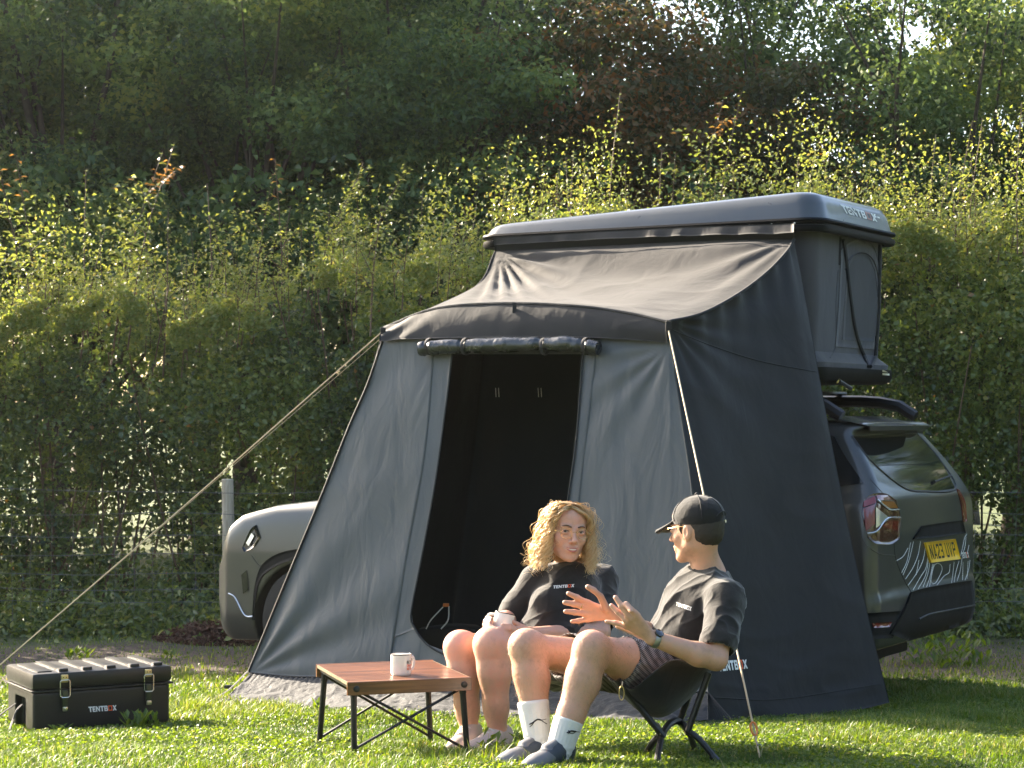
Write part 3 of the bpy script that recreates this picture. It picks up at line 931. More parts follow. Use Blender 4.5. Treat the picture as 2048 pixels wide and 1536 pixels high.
# reddish soil heap by the front of the car
g = G(440, 1290)
nn = 3600; r = np.random.default_rng(77)
th = r.uniform(0, 2 * PI, nn); q = np.sqrt(r.random(nn))
x = g.x - .05 + np.cos(th) * q * .5; y = g.y + .25 + np.sin(th) * q * .35; hgt = .15 * (1 - q ** 2) * r.uniform(.5, 1, nn)
Lq = r.uniform(.5, 1.6, nn) * .05
V, F, t = leaves(np.stack([x, y, gz(x, y) + hgt], 1), unit(nn, r) + [0, 0, .6], Lq, Lq * .35, r.random(nn), r=r)
M['litter'] = leaf_mat('litter', [(0, (.05, .03, .02)), (.5, (.13, .065, .045)), (1, (.24, .15, .1))], .1, .8, .2)
tag(link('soil_heap', np_mesh('soil_heap', V, F, t), None, M['litter']), kind='stuff', label='low heap of reddish brown bark litter in front of the car')
# ================= car =================
Lx = np.array([-.857, .515, 0.0]); Wy = np.array([.515, .857, 0.0]); C0 = np.array([1.99, 10.75, 0.0])
def carw(x, y, z):
    x = np.asarray(x, float)[..., None]; y = np.asarray(y, float)[..., None]; z = np.asarray(z, float)
    p = C0 + x * Lx + y * Wy
    p[..., 2] += z - .027 * x[..., 0]
    return p
def poly_sdf(X, Y, poly):
    poly = np.array(poly, float); d = np.full(X.shape, 1e9); s = np.ones(X.shape)
    n = len(poly)
    for i in range(n):
        a = poly[i]; b = poly[(i + 1) % n]; e = b - a
        wx = X - a[0]; wy = Y - a[1]
        t = np.clip((wx * e[0] + wy * e[1]) / (e @ e), 0, 1)
        d = np.minimum(d, (wx - e[0] * t) ** 2 + (wy - e[1] * t) ** 2)
        c1 = Y >= a[1]; c2 = Y < b[1]; c3 = e[0] * wy > e[1] * wx
        s = np.where((c1 & c2 & c3) | (~c1 & ~c2 & ~c3), -s, s)
    return s * np.sqrt(d)
def smax(a, b, k):
    h = np.clip(.5 - .5 * (b - a) / k, 0, 1)
    return b * (1 - h) + a * h + k * h * (1 - h)
def car_paint():
    t = NT('car_paint'); b = t.b; v = t.coord()
    fl = t.noise(v, 900, 1)
    t.l(t.ramp(fl, [(.35, (.035, .038, .037)), (.65, (.055, .058, .056))]), b.inputs['Base Color'])
    b.inputs['Metallic'].default_value = .3; b.inputs['Specular IOR Level'].default_value = .3; b.inputs['Roughness'].default_value = .4
    b.inputs['Coat Weight'].default_value = .8; b.inputs['Coat Roughness'].default_value = .05
    mr = t.n('ShaderNodeMapRange'); mr.inputs['To Min'].default_value = .03; mr.inputs['To Max'].default_value = .16
    t.l(t.noise(v, 3.5, 5, .6), mr.inputs['Value']); t.l(mr.outputs[0], b.inputs['Coat Roughness'])
    return t.m
M['car_paint'] = car_paint()
M['cladding'] = simple('cladding', (.009, .0095, .0095), .7, spec=.2, bump=(260, .3, .001))
M['car_glass'] = simple('car_glass', (.008, .011, .013), .05, spec=.5, coat=.0, rvar=.02, var=.02)
M['tyre'] = simple('tyre', (.015, .015, .015), .85)
M['rim_metal'] = simple('rim_metal', (.25, .25, .25), .35, .9)
M['lamp_red'] = simple('lamp_red', (.17, .007, .009), .12, coat=1.0, rvar=.05)
M['lamp_dark'] = simple('lamp_dark', (.06, .012, .012), .12, coat=1.0, rvar=.05)
M['lamp_amber'] = simple('lamp_amber', (.28, .1, .02), .15, coat=1.0)
M['lamp_clear'] = simple('lamp_clear', (.62, .63, .62), .12, .6, coat=1.0)
M['plate_yellow'] = simple('plate_yellow', (.95, .55, .01), .4, var=.03)
M['plate_black'] = simple('plate_black', (.012, .012, .012), .5)

root = empty('parked_car', (0.6, 12.3, 0))
tag(root, 'grey green compact off-roader parked behind the awning with the roof tent on it', 'car')
h = .0135
ax = np.arange(-.06, 4.86, h); ay = np.arange(-.04, 1.84, h); az = np.arange(.12, 1.74, h)
side = [(.05, .33), (0, .42), (0, .60), (.035, .64), (.03, .95), (.04, 1.14), (.15, 1.33), (.27, 1.5), (.2, 1.535), (.22, 1.565), (.6, 1.60), (1.5, 1.62), (2.3, 1.57), (3.15, 1.22), (3.5, 1.19), (4.15, 1.13), (4.42, 1.07), (4.54, .99), (4.63, .87), (4.66, .81), (4.76, .72), (4.76, .5), (4.68, .3), (4.5, .22), (.4, .22)]
SX, SZ = np.meshgrid(ax, az, indexing='ij'); d_side = poly_sdf(SX, SZ, side)
PX_, PY_ = np.meshgrid(ax, ay, indexing='ij')
plan = [(.09, .0), (.03, .08), (0, .3), (-.03, .9), (0, 1.5), (.03, 1.72), (.09, 1.8), (4.3, 1.8), (4.6, 1.66), (4.76, 1.35), (4.79, .9), (4.76, .45), (4.68, .14), (4.52, .01), (4.3, 0)]
d_plan = poly_sdf(PX_, PY_, plan)
CY, CZ = np.meshgrid(ay, az, indexing='ij')
half = [(.06, .24), (.0, .42), (.0, .82), (.03, 1.02), (.045, 1.1), (.1, 1.18), (.23, 1.5), (.3, 1.585), (.42, 1.62), (.9, 1.64)]
far_ = [(.06, .24), (.0, .42), (.0, .82), (.04, 1.02), (.07, 1.1), (.16, 1.18), (.36, 1.5), (.44, 1.585), (.56, 1.62)]
cross_ = half + [(1.8 - a, b) for a, b in far_[::-1]]
d_cross = poly_sdf(CY, CZ, cross_)
A = smax(smax(d_side[:, None, :] + 0 * ay[None, :, None], d_plan[:, :, None] + 0 * az[None, None, :], .10), d_cross[None] + 0 * ax[:, None, None], .05).astype(np.float32)
fld = Field((ax[0], ay[0], az[0]), (ax[-1], ay[-1], az[-1]), h); fld.A = A
for wx in (.88, 3.88):
    for wy in (0, 1.8):
        fld.cone((wx, wy - .22, .36), .405, (wx, wy + .22, .36), .405, .0, 'sub')
# flared shoulders over the wheels
V, Fq = fld.mesh('body', 3)
W_ = carw(V[:, 0], V[:, 1], V[:, 2])
me = np_mesh('body', W_, Fq[:, ::-1])
body = link('body', me, root, M['car_paint'], True, True)
car_bvh = bvh_of(body)
def cpatch(name, top, bot, left, right, mat, nu=14, nv=10, off=.004, thick=.0, bvh=None, parent=None, disp=None):
    """sheet lying on the surface inside the photo outline given by four pixel curves"""
    f = lambda c: [(a, b, 0) for a, b in c]
    S = coons(f(top), f(bot), f(left), f(right), nu, nv)
    out = np.zeros_like(S); last = None
    for j in range(S.shape[0]):
        for i in range(S.shape[1]):
            w = project(bvh or car_bvh, S[j, i, 0], S[j, i, 1], off)
            if w is None: w = last if last is not None else P(S[j, i, 0], S[j, i, 1], 11.5)
            out[j, i] = w; last = w
    me = grid_mesh(name, out, disp, thick)
    return link(name, me, parent or root, mat, True, True)
Q = lambda tl, tr, br, bl: dict(top=[tl, tr], bot=[bl, br], left=[tl, bl], right=[tr, br])
def surf_tube(name, pts, r, mat, bvh, parent, n=24, off=.0, seg=5, flat=None):
    c = smooth_curve([(a, b, 0) for a, b in pts], n); out = []
    for q in c:
        w = project(bvh, q[0], q[1], off)
        if w is not None: out.append(w)
    if len(out) < 2: return None
    m = MB(); m.tube(out, r, seg, flat=flat); return m.build(name, mat, parent)
# rear window, side glass
cpatch('rear_window', [(1704, 873), (1770, 869), (1834, 866)], [(1806, 975), (1850, 983), (1911, 977)], [(1704, 873), (1745, 925), (1806, 975)], [(1834, 866), (1880, 920), (1911, 977)], M['car_glass'], 20, 14, .006)
surf_tube('window_seal', [(1704, 873), (1745, 925), (1806, 975), (1850, 983), (1911, 977), (1880, 920), (1834, 866)], .007, M['black_plastic'], car_bvh, root, 40)
cpatch('side_window', [(1560, 850), (1640, 862), (1669, 874)], [(1560, 985), (1640, 978), (1727, 966)], [(1560, 850), (1560, 985)], [(1669, 874), (1690, 912), (1727, 966)], M['car_glass'], 16, 10, .006)
# spoiler
m = MB(); sp = []
for k in range(9):
    y = .27 + .93 * k / 8; sp.append((y, .05 * math.sin(PI * k / 8)))
A_, B_, C_, D_ = [], [], [], []
for y, bow in sp:
    dn = -.03 * abs(k / 4 - 1) ** 3; A_.append(carw(.45, y, 1.615 + dn * .3).tolist()); B_.append(carw(.17 - bow, y, 1.572 + dn).tolist()); C_.append(carw(.175 - bow, y, 1.548 + dn).tolist()); D_.append(carw(.36, y, 1.55 + dn).tolist())
m.strip(A_, B_).strip(B_, C_).strip(C_, D_)
m.build('spoiler', M['car_paint'], root)
# roof rails and bars
for y in (.3, 1.5):
    m = MB(); pts = [carw(x, y, z).tolist() for x, z in [(.35, 1.6), (.5, 1.68), (.9, 1.71), (1.9, 1.71), (2.5, 1.66), (2.65, 1.58)]]
    m.tube([Vector(q) for q in smooth_curve(pts, 20)], .028, 8, flat=1.3)
    m.build('roof_rail', M['black_plastic'], root)
m = MB()
A_ = [carw(.5, .14, 1.60).tolist(), carw(.6, .14, 1.66).tolist(), carw(.8, .16, 1.705).tolist(), carw(1.3, .17, 1.71).tolist()]
for x in (.85, 1.75):
    m = MB(); m.tube([carw(x, .2, 1.755), carw(x, 1.6, 1.755)], .022, 8, flat=.6); m.build('crossbar', M['black_metal'], root)
# tail lamps
tl = cpatch('tail_lamp', [(1727, 1000), (1745, 988), (1772, 987), (1792, 1000)], [(1736, 1075), (1752, 1087), (1780, 1089), (1799, 1078)], [(1727, 1000), (1724, 1030), (1736, 1075)], [(1792, 1000), (1801, 1035), (1799, 1078)], M['lamp_dark'], 14, 14, .012, .02)
for nm, q, mt in [('lamp_segment', ((1728, 1002), (1750, 992), (1752, 1006), (1727, 1014)), 'lamp_red'), ('lamp_segment', ((1752, 990), (1775, 990), (1785, 1000), (1756, 1000)), 'lamp_red'),
                  ('lamp_segment', ((1727, 1017), (1749, 1008), (1750, 1048), (1732, 1062)), 'lamp_red'),
                  ('lamp_segment', ((1758, 1003), (1788, 1003), (1796, 1016), (1776, 1016)), 'lamp_amber'),
                  ('lamp_segment', ((1764, 1052), (1778, 1042), (1798, 1042), (1795, 1062)), 'lamp_red')]:
    cpatch(nm, **Q(*q), mat=M[mt], nu=5, nv=4, off=.018, parent=tl)
cpatch('lamp_segment', **Q((1752, 1014), (1777, 1034), (1777, 1040), (1752, 1056)), mat=M['lamp_clear'], nu=5, nv=4, off=.02, parent=tl)
for pts in ([(1755, 999), (1770, 1012), (1782, 1019), (1799, 1019)], [(1735, 1067), (1754, 1062), (1775, 1037), (1801, 1035)]):
    surf_tube('lamp_rib', pts, .0045, M['lamp_clear'], car_bvh, tl, 14, .024)
cpatch('tail_lamp', [(1914, 977), (1919, 980)], [(1927, 1045), (1934, 1042)], [(1914, 977), (1923, 1010), (1927, 1045)], [(1919, 980), (1931, 1005), (1934, 1042)], M['lamp_red'], 4, 12, .014, .01)
# tailgate bar, seams, bumper, reflector
m = MB()
def cbox(name, x, y0, y1, z0, z1, mat, dx=.03, bev=.012, parent=root):
    """block across the tail: corners in car space"""
    m = MB(); n = 8; A_, B_, C_, D_ = [], [], [], []
    for k in range(n + 1):
        y = y0 + (y1 - y0) * k / n; bow = -.03 * math.sin(PI * y / 1.8)
        ins = .05 if k in (0, n) else 0
        A_.append(carw(x + bow + dx, y, z1).tolist()); B_.append(carw(x + bow, y, z1 - bev - ins * .3).tolist()); C_.append(carw(x + bow, y, z0 + bev).tolist()); D_.append(carw(x + bow + dx, y, z0).tolist())
    m.strip(A_, B_).strip(B_, C_).strip(C_, D_)
    return m.build(name, mat, parent)
cpatch('tailgate_handle', [(1846, 1052), (1890, 1045), (1926, 1041)], [(1828, 1079), (1880, 1074), (1932, 1066)], [(1846, 1052), (1838, 1064), (1828, 1079)], [(1926, 1041), (1932, 1066)], M['cladding'], 12, 6, .03, .03)
surf_tube('panel_seam', [(1740, 958), (1763, 984), (1786, 1010), (1790, 1060), (1788, 1090), (1792, 1120), (1808, 1160), (1822, 1184)], .0028, M['black_plastic'], car_bvh, root, 30, .0)
surf_tube('panel_seam', [(1722, 1070), (1735, 1092), (1760, 1108), (1790, 1111)], .0028, M['black_plastic'], car_bvh, root, 20, .0)
cpatch('rear_bumper', [(1824, 1184), (1850, 1176), (1900, 1167), (1950, 1160)], [(1782, 1268), (1830, 1284), (1890, 1272), (1948, 1250)], [(1824, 1184), (1812, 1215), (1782, 1268)], [(1950, 1160), (1956, 1205), (1948, 1250)], M['cladding'], 24, 10, .035, .05)
surf_tube('bumper_crease', [(1838, 1238), (1860, 1228), (1900, 1220), (1950, 1210)], .006, M['black_plastic'], car_bvh, root, 24, .036)
cpatch('bumper_corner', [(1700, 1226), (1745, 1226), (1802, 1222)], [(1700, 1275), (1745, 1278), (1786, 1276)], [(1700, 1226), (1700, 1275)], [(1802, 1222), (1786, 1276)], M['cladding'], 16, 6, .01, .01)
cpatch('reflector', **Q((1746, 1246), (1784, 1244), (1780, 1254), (1748, 1256)), mat=M['lamp_red'], nu=6, nv=3, off=.018, thick=.008)
# number plate
pl = cpatch('number_plate', **Q((1851.5, 1085.5), (1911.5, 1078), (1921.5, 1118), (1862.5, 1125.5)), mat=M['plate_yellow'], nu=8, nv=4, off=.045, thick=.012)
PG = {'N': (1, [[(0, 0), (.24, 0), (.24, 1), (0, 1)], [(.76, 0), (1, 0), (1, 1), (.76, 1)], [(.24, 1), (.24, .66), (.76, 0), (.76, .34)]]),
      'A': (1, [[(0, 0), (.24, 0), (.62, 1), (.38, 1)], [(.76, 0), (1, 0), (.62, 1), (.46, .86)], [(.24, .2), (.76, .2), (.7, .36), (.3, .36)]]),
      '2': (1, [[(0, .72), (.24, .72), (.24, .84), (.76, .84), (.76, 1), (.12, 1), (0, .9)], [(.76, 1), (.88, 1), (1, .9), (1, .5), (.76, .62), (.76, .84)], [(1, .5), (.24, .16), (0, .16), (0, .26), (.76, .62)], [(0, 0), (1, 0), (1, .16), (0, .16)]]),
      '3': (1, [[(0, .84), (.76, .84), (.76, 1), (0, 1)], [(.76, 1), (.9, 1), (1, .9), (1, .6), (.9, .5), (.76, .58)], [(.25, .42), (.9, .42), (.9, .58), (.25, .58)], [(.76, .42), (.9, .5), (1, .4), (1, .1), (.9, 0), (.76, 0)], [(0, 0), (.76, 0), (.76, .16), (0, .16)]]),
      'U': (1, [[(0, 1), (.24, 1), (.24, .16), (.1, 0), (0, .1)], [(.76, 1), (1, 1), (1, .1), (.9, 0), (.76, .16)], [(.1, 0), (.9, 0), (.76, .16), (.24, .16)]]),
      'V': (1, [[(0, 1), (.24, 1), (.58, 0), (.42, 0)], [(.76, 1), (1, 1), (.58, 0), (.5, .24)]]),
      'P': (1, [[(0, 0), (.24, 0), (.24, 1), (0, 1)], [(.24, .84), (.9, .84), (.8, 1), (.24, 1)], [(.76, .84), (1, .84), (1, .5), (.76, .55)], [(.24, .4), (.9, .4), (1, .5), (.76, .56), (.24, .56)]])}
plb = bvh_of(pl)
pieces = []; xx = 0
for ch in 'NA23 UVP':
    if ch == ' ': xx += .55; continue
    for p_ in PG[ch][1]: pieces.append((False, [(xx + a * .8, b) for a, b in p_]))
    xx += 1.02
pieces = [(o, [(a / xx, b) for a, b in p_]) for o, p_ in pieces]
logo_on(plb, ((1857, 1090), (1909, 1083.5), (1915.5, 1112), (1864, 1119)), pl, M['plate_black'], M['plate_black'], .003, pieces, 2)
# contour lines printed on the tailgate
lines = [[(1792, 1122), (1806, 1113), (1816, 1096)], [(1803, 1146), (1814, 1122), (1821, 1085)], [(1806, 1150), (1818, 1120), (1827, 1083)], [(1811, 1158), (1826, 1135), (1836, 1110), (1841, 1083)],
         [(1816, 1171), (1834, 1145), (1846, 1120), (1851, 1092)], [(1826, 1180), (1842, 1152), (1852, 1135), (1857, 1104)], [(1836, 1178), (1851, 1150), (1858, 1112)], [(1846, 1174), (1856, 1146), (1860, 1120)], [(1853, 1174), (1861, 1150), (1865, 1128)],
         [(1859, 1173), (1864, 1140), (1868, 1128)], [(1866, 1168), (1862, 1160), (1869, 1130), (1880, 1128), (1884, 1140), (1872, 1165), (1866, 1168)], [(1874, 1170), (1888, 1152), (1898, 1145), (1900, 1128)],
         [(1903, 1166), (1906, 1144), (1908, 1124)], [(1908, 1164), (1912, 1142), (1918, 1122)], [(1914, 1162), (1920, 1142), (1924, 1116)], [(1925, 1160), (1926, 1124)], [(1934, 1158), (1936, 1122)], [(1921, 1112), (1925, 1095), (1929, 1076), (1934, 1068)],
         [(1926, 1106), (1930, 1092), (1932, 1074)], [(1934, 1108), (1938, 1090)], [(1838, 1120), (1832, 1150)], [(1930, 1160), (1937, 1140), (1940, 1120)]]
for ln in lines:
    surf_tube('contour_line', ln, .0017, M['white_print'], car_bvh, root, 18, .001, 4)
logo_on(car_bvh, ((1922, 1105), (1936, 1104), (1939, 1115), (1925, 1117)), root, M['white_print'], M['orange_print'], .004, None, 1)
# wiper
surf_tube('rear_wiper', [(1868, 964), (1884, 958), (1904, 950)], [.012, .009] + [.006] * 18, M['black_plastic'], car_bvh, root, 20, .03)
# front: arch cladding, lamp, trim
arc_o = [(504, 1240), (505, 1225), (508, 1180), (521, 1134), (552, 1109), (594, 1098), (640, 1094)]
arc_i = [(511, 1240), (509, 1225), (517, 1165), (541, 1139), (585, 1120), (640, 1110)]
cpatch('arch_cladding', arc_o, arc_i, [arc_o[0], arc_i[0]], [arc_o[-1], arc_i[-1]], M['cladding'], 24, 4, .012, .02)
cpatch('headlight', [(484, 1096), (500, 1060), (512, 1050)], [(488, 1104), (505, 1096), (520, 1075)], [(484, 1096), (488, 1104)], [(512, 1050), (520, 1075)], M['car_glass'], 8, 5, .01, .012)
cpatch('lamp_segment', **Q((492, 1086), (503, 1066), (508, 1072), (497, 1092)), mat=M['lamp_clear'], nu=4, nv=4, off=.026)
cpatch('side_reflector', **Q((482, 1150), (493, 1140), (497, 1180), (486, 1188)), mat=M['car_glass'], nu=5, nv=5, off=.008)
surf_tube('bumper_trim', [(457, 1187), (470, 1195), (489, 1230), (507, 1233)], .006, M['lamp_clear'], car_bvh, root, 16, .004)
surf_tube('panel_seam', [(503, 1111), (512, 1124), (521, 1134)], .0028, M['black_plastic'], car_bvh, root, 8, 0)
# wheels
for wx in (.88, 3.88):
    for wy, s in ((.12, 1), (1.68, -1)):
        c = carw(wx, wy, .36 + (.0 if wx < 2 else .02)); axd = Vector(Wy) * s
        w_ = MB().lathe([(.2, -.1), (.3, -.11), (.345, -.09), (.352, 0), (.345, .09), (.3, .11), (.2, .1)], c, axd, 40).build('wheel', M['tyre'], root)
        MB().lathe([(.215, -.1), (.2, -.06), (.06, -.05), (.05, -.07), (0, -.07)], c, axd, 40).build('rim', M['rim_metal'], w_)
# dark chassis underneath
m = MB(); R = Matrix(((Lx[0], Wy[0], 0), (Lx[1], Wy[1], 0), (0, 0, 1)))
m.box(carw(2.2, .9, .34), (3.6, 1.2, .24), R); m.build('chassis', M['cladding'], root)

# ================= roof tent =================
K0 = np.array([1.725, 11.2, 0.0]); TLEN, TWID = 2.27, 1.285
def kw(x, y, z): return K0 + np.asarray(x, float)[..., None] * Lx + np.asarray(y, float)[..., None] * Wy + np.stack([0 * np.asarray(z, float), 0 * np.asarray(z, float), np.asarray(z, float)], -1)
def rrect(inset, rad=.13, n=10, L=TLEN, W=TWID):
    pts = []
    rad = max(.02, rad - inset * .3)
    for cx, cy, a0 in ((rad + inset, rad + inset, PI), (L - rad - inset, rad + inset, 1.5 * PI), (L - rad - inset, W - rad - inset, 0), (rad + inset, W - rad - inset, .5 * PI)):
        for k in range(n): a = a0 + .5 * PI * k / (n - 1); pts.append((cx + rad * math.cos(a), cy + rad * math.sin(a)))
    # extra points along the straight sides
    out = []
    for i in range(len(pts)):
        a = pts[i]; b = pts[(i + 1) % len(pts)]; out.append(a)
        if i % n == n - 1:
            for k in range(1, 20): out.append((a[0] + (b[0] - a[0]) * k / 20, a[1] + (b[1] - a[1]) * k / 20))
    return np.array(out)
def ring_loft(name, rings, mat, parent, cap_top=False, cap_bot=False, noise_=None):
    V = np.vstack(rings); n = len(rings[0]); F = []
    for j in range(len(rings) - 1):
        a = np.arange(n) + j * n; b = np.roll(np.arange(n), -1) + j * n
        F.append(np.stack([a, b, b + n, a + n], 1))
    F = np.vstack(F)
    me = bpy.data.meshes.new(name)
    fs = F.tolist()
    if cap_top: fs.append(list(range(n * (len(rings) - 1), n * len(rings))))
    if cap_bot: fs.append(list(range(n))[::-1])
    me.from_pydata([tuple(q) for q in V], [], fs)
    bm = bmesh.new(); bm.from_mesh(me); bmesh.ops.recalc_face_normals(bm, faces=bm.faces[:])
    for f in bm.faces: f.smooth = True
    for e in bm.edges:
        if len(e.link_faces) == 2 and e.calc_face_angle(0) > .7: e.smooth = False
    bm.to_mesh(me); bm.free()
    return link(name, me, parent, mat, False, True)
M['shell_gloss'] = simple('shell_gloss', (.034, .038, .038), .3, coat=.6, rvar=.06, var=.06, bump=(60, .03, .002))
M['rim_gloss'] = simple('rim_gloss', (.006, .0062, .0062), .5, spec=.1, coat=.0, rvar=.05)
M['canvas_grey'] = fabric_mat('canvas_grey', (.058, .056, .062), .85, .22, 7, .2, .2)
tent = empty('roof_tent', (1.1, 12.4, 1.8))
tag(tent, 'dark hard shell roof tent popped up on the car roof with grey canvas walls', 'roof tent')
ZR = 2.70
def lid_h(x): return .155 - .085 * np.clip((x - .15) / 2.0, 0, 1)
rings = []
for ins, zf, dz in ((.012, 0, .0), (.018, .12, .0), (.035, .55, .0), (.06, .86, .0), (.1, 1.0, .0), (.17, 1.0, .012), (.3, 1.0, .022), (.5, 1.0, .028)):
    q = rrect(ins); rings.append(kw(q[:, 0], q[:, 1], ZR + .012 + lid_h(q[:, 0]) * zf + dz))
ring_loft('lid', rings, M['shell_gloss'], tent, cap_top=True)
rings = []
for ins, dz in ((.05, -.062), (.0, -.066), (-.006, -.05), (-.004, -.028), (.012, -.024), (.012, -.014), (-.006, -.01), (-.01, .0), (-.004, .012), (.03, .014)):
    q = rrect(ins); rings.append(kw(q[:, 0], q[:, 1], ZR + dz))
ring_loft('lid_rim', rings, M['rim_gloss'], tent)
for k in range(15):
    x = .15 + k * .14
    m = MB(); m.lathe([(.006, 0), (.005, .003), (0, .004)], kw(x, -.006, ZR - .018) + 0, tuple(-Wy), 8); m.build('rivet', M['steel'], tent)
# canvas wall
rings = []; zs = np.linspace(ZR - .05, 1.87, 26)
for z in zs:
    t = (ZR - .05 - z) / (ZR - .05 - 1.87)
    ins = .07 + .035 * t - .012 * math.sin(PI * t) if t < .9 else np.interp(t, [.9, .935, .96, 1.0], [.1, .045, .03, .035])
    q = rrect(ins, .12); p = kw(q[:, 0], q[:, 1], z)
    nrm = np.stack([q[:, 0] - TLEN / 2, q[:, 1] - TWID / 2], 1); nrm /= np.linalg.norm(nrm, axis=1, keepdims=True)
    dd = .009 * fbm(p * np.array([5, 5, 1.6]), 3) + .006 * ridge(p * np.array([6, 6, 1.2]), 2)
    p = p + (nrm[:, :1] * Lx + nrm[:, 1:] * Wy) * dd[:, None]
    rings.append(p)
wall = ring_loft('canvas_wall', rings, M['canvas_grey'], tent)
rings = []
for ins, z in ((.3, 1.785), (.06, 1.785), (.02, 1.80), (.01, 1.83), (.012, 1.872), (.05, 1.876)):
    q = rrect(ins); rings.append(kw(q[:, 0], q[:, 1], z))
tray = ring_loft('base_tray', rings, M['rim_gloss'], tent, cap_bot=True)
wb = bvh_of(wall)
M['flap_canvas'] = fabric_mat('flap_canvas', (.056, .054, .06), .8, .3, 11, .2, .2)
M['mesh_panel'] = fabric_mat('mesh_panel', (.04, .04, .044), .85, .1, 9)
wp = cpatch('window_flap', [(1682, 500), (1697, 486), (1722, 478), (1745, 490), (1757, 525)], [(1671, 693), (1720, 697), (1770, 700)], [(1682, 500), (1678, 600), (1671, 693)], [(1757, 525), (1763, 600), (1770, 700)], M['flap_canvas'], 20, 24, .010, .004, wb, tent,
            lambda u, v, S: .004 * ridge(np.stack([S[..., 0] * 9, S[..., 1] * 9, S[..., 2] * 3], -1), 2))
wpb = bvh_of(wp)
cpatch('window_panel', [(1697, 530), (1706, 513), (1722, 507), (1738, 514), (1750, 540)], [(1685, 680), (1720, 682), (1760, 685)], [(1697, 530), (1690, 600), (1685, 680)], [(1750, 540), (1758, 600), (1760, 685)], M['mesh_panel'], 14, 18, .006, .002, wpb, wp)
surf_tube('zip', [(1690, 540), (1700, 516), (1722, 505), (1742, 514), (1754, 542), (1761, 600), (1764, 690)], .004, M['black_plastic'], wpb, wp, 40, .004)
for pts in ([(1684, 468), (1690, 500), (1700, 590), (1713, 670), (1737, 733)], [(1761, 478), (1758, 590), (1758, 680), (1751, 715), (1741, 733)]):
    surf_tube('strap', pts, .012, M['black_webbing'], wb, tent, 24, .03, 6)
surf_tube('corner_strap', [(1681, 462), (1680, 490), (1679, 530)], .008, M['black_webbing'], wb, tent, 12, .012, 4, flat=.3)
surf_tube('wall_seam', [(1676, 540), (1672, 600), (1671, 690), (1660, 716)], .003, M['canvas_grey'], wb, tent, 18, .0)
tb = bvh_of(tray)
cpatch('warning_sticker', **Q((1765, 739), (1779, 740), (1779, 746), (1765, 745)), mat=M['lamp_red'], nu=3, nv=2, off=.003, bvh=tb, parent=tent)
cpatch('warning_sticker', **Q((1765, 746), (1779, 747), (1779, 751), (1765, 750)), mat=M['white_print'], nu=3, nv=2, off=.003, bvh=tb, parent=tent)
m = MB(); a = P(1678, 762, 11.35); b_ = P(1702, 777, 11.5); m.tube([a, b_], .012, 6); m.build('latch_strut', M['black_metal'], tent)
m = MB(); m.tube([P(1674, 766, 11.34), P(1679, 759, 11.36)], .005, 6); m.build('latch_tip', simple('brass', (.6, .4, .08), .35, .8), tent)
for x in (.55, 1.6):
    m = MB(); m.box(kw(x, .64, 1.775), (.05, 1.0, .03), Matrix(((Lx[0], Wy[0], 0), (Lx[1], Wy[1], 0), (0, 0, 1)))); m.build('mount_bracket', M['black_metal'], tent)
lid_o = [o for o in tent.children if o.name.startswith('lid')][0]
M['faded_orange'] = simple('faded_orange', (.42, .2, .15), .5)
logo_on(bvh_of(lid_o), ((1680, 408), (1751, 429), (1755, 444), (1690, 426)), tent, M['white_print'], M['faded_orange'], .007)
logo_on(bvh_of(lid_o), ((1748, 430), (1759, 433), (1760, 438), (1749, 436)), tent, M['white_print'], M['white_print'], .003, [(False, [(0, .2), (.4, .2), (.4, .8), (0, .8)]), (False, [(.55, .2), (1, .2), (1, .8), (.55, .8)])], 1)
# ================= awning =================
def plane_fit(pts):
    p = np.array([list(q) for q in pts]); c = p.mean(0); n = np.linalg.svd(p - c)[2][2]
    return c, n
def on_plane(pl, px, py, off=0.0):
    c, n = pl; o = np.array([0, 0, CAMZ]); d = np.array(P(px, py, 1.0)) - o
    t = ((c - o) @ n) / (d @ n); q = o + d * t
    if off: q = q - off * n * np.sign(n @ d)
    return q
FP = plane_fit([P(1335, 645, 10.35), P(768, 660, 11.25), P(497, 1345, 11.12), P(1416, 1385, 9.93)])
fp = lambda pts, off=0.0: [on_plane(FP, a, b, off) for a, b in pts]
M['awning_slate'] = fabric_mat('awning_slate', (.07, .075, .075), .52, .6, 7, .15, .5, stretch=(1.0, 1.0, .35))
M['awning_dark'] = fabric_mat('awning_dark', (.0068, .0072, .0072), .65, .35, 5, .1, .35, stretch=(1, 1, .6))  # side wall: same cloth as the slate, its shade put into this colour
M['awning_roof'] = fabric_mat('awning_roof', (.024, .0225, .0215), .75, .4, 5, .1, .2, stretch=(1, 1, 1))
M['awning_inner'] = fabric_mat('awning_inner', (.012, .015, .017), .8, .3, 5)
M['skirt_vinyl'] = fabric_mat('skirt_vinyl', (.012, .0135, .016), .75, .5, 26, .1, .5, weave=False, stretch=(1, 1, 1))
aw = empty('awning', (0.2, 10.8, 0)); tag(aw, 'dark grey drive-away awning hung from the roof tent, its door rolled up', 'awning')

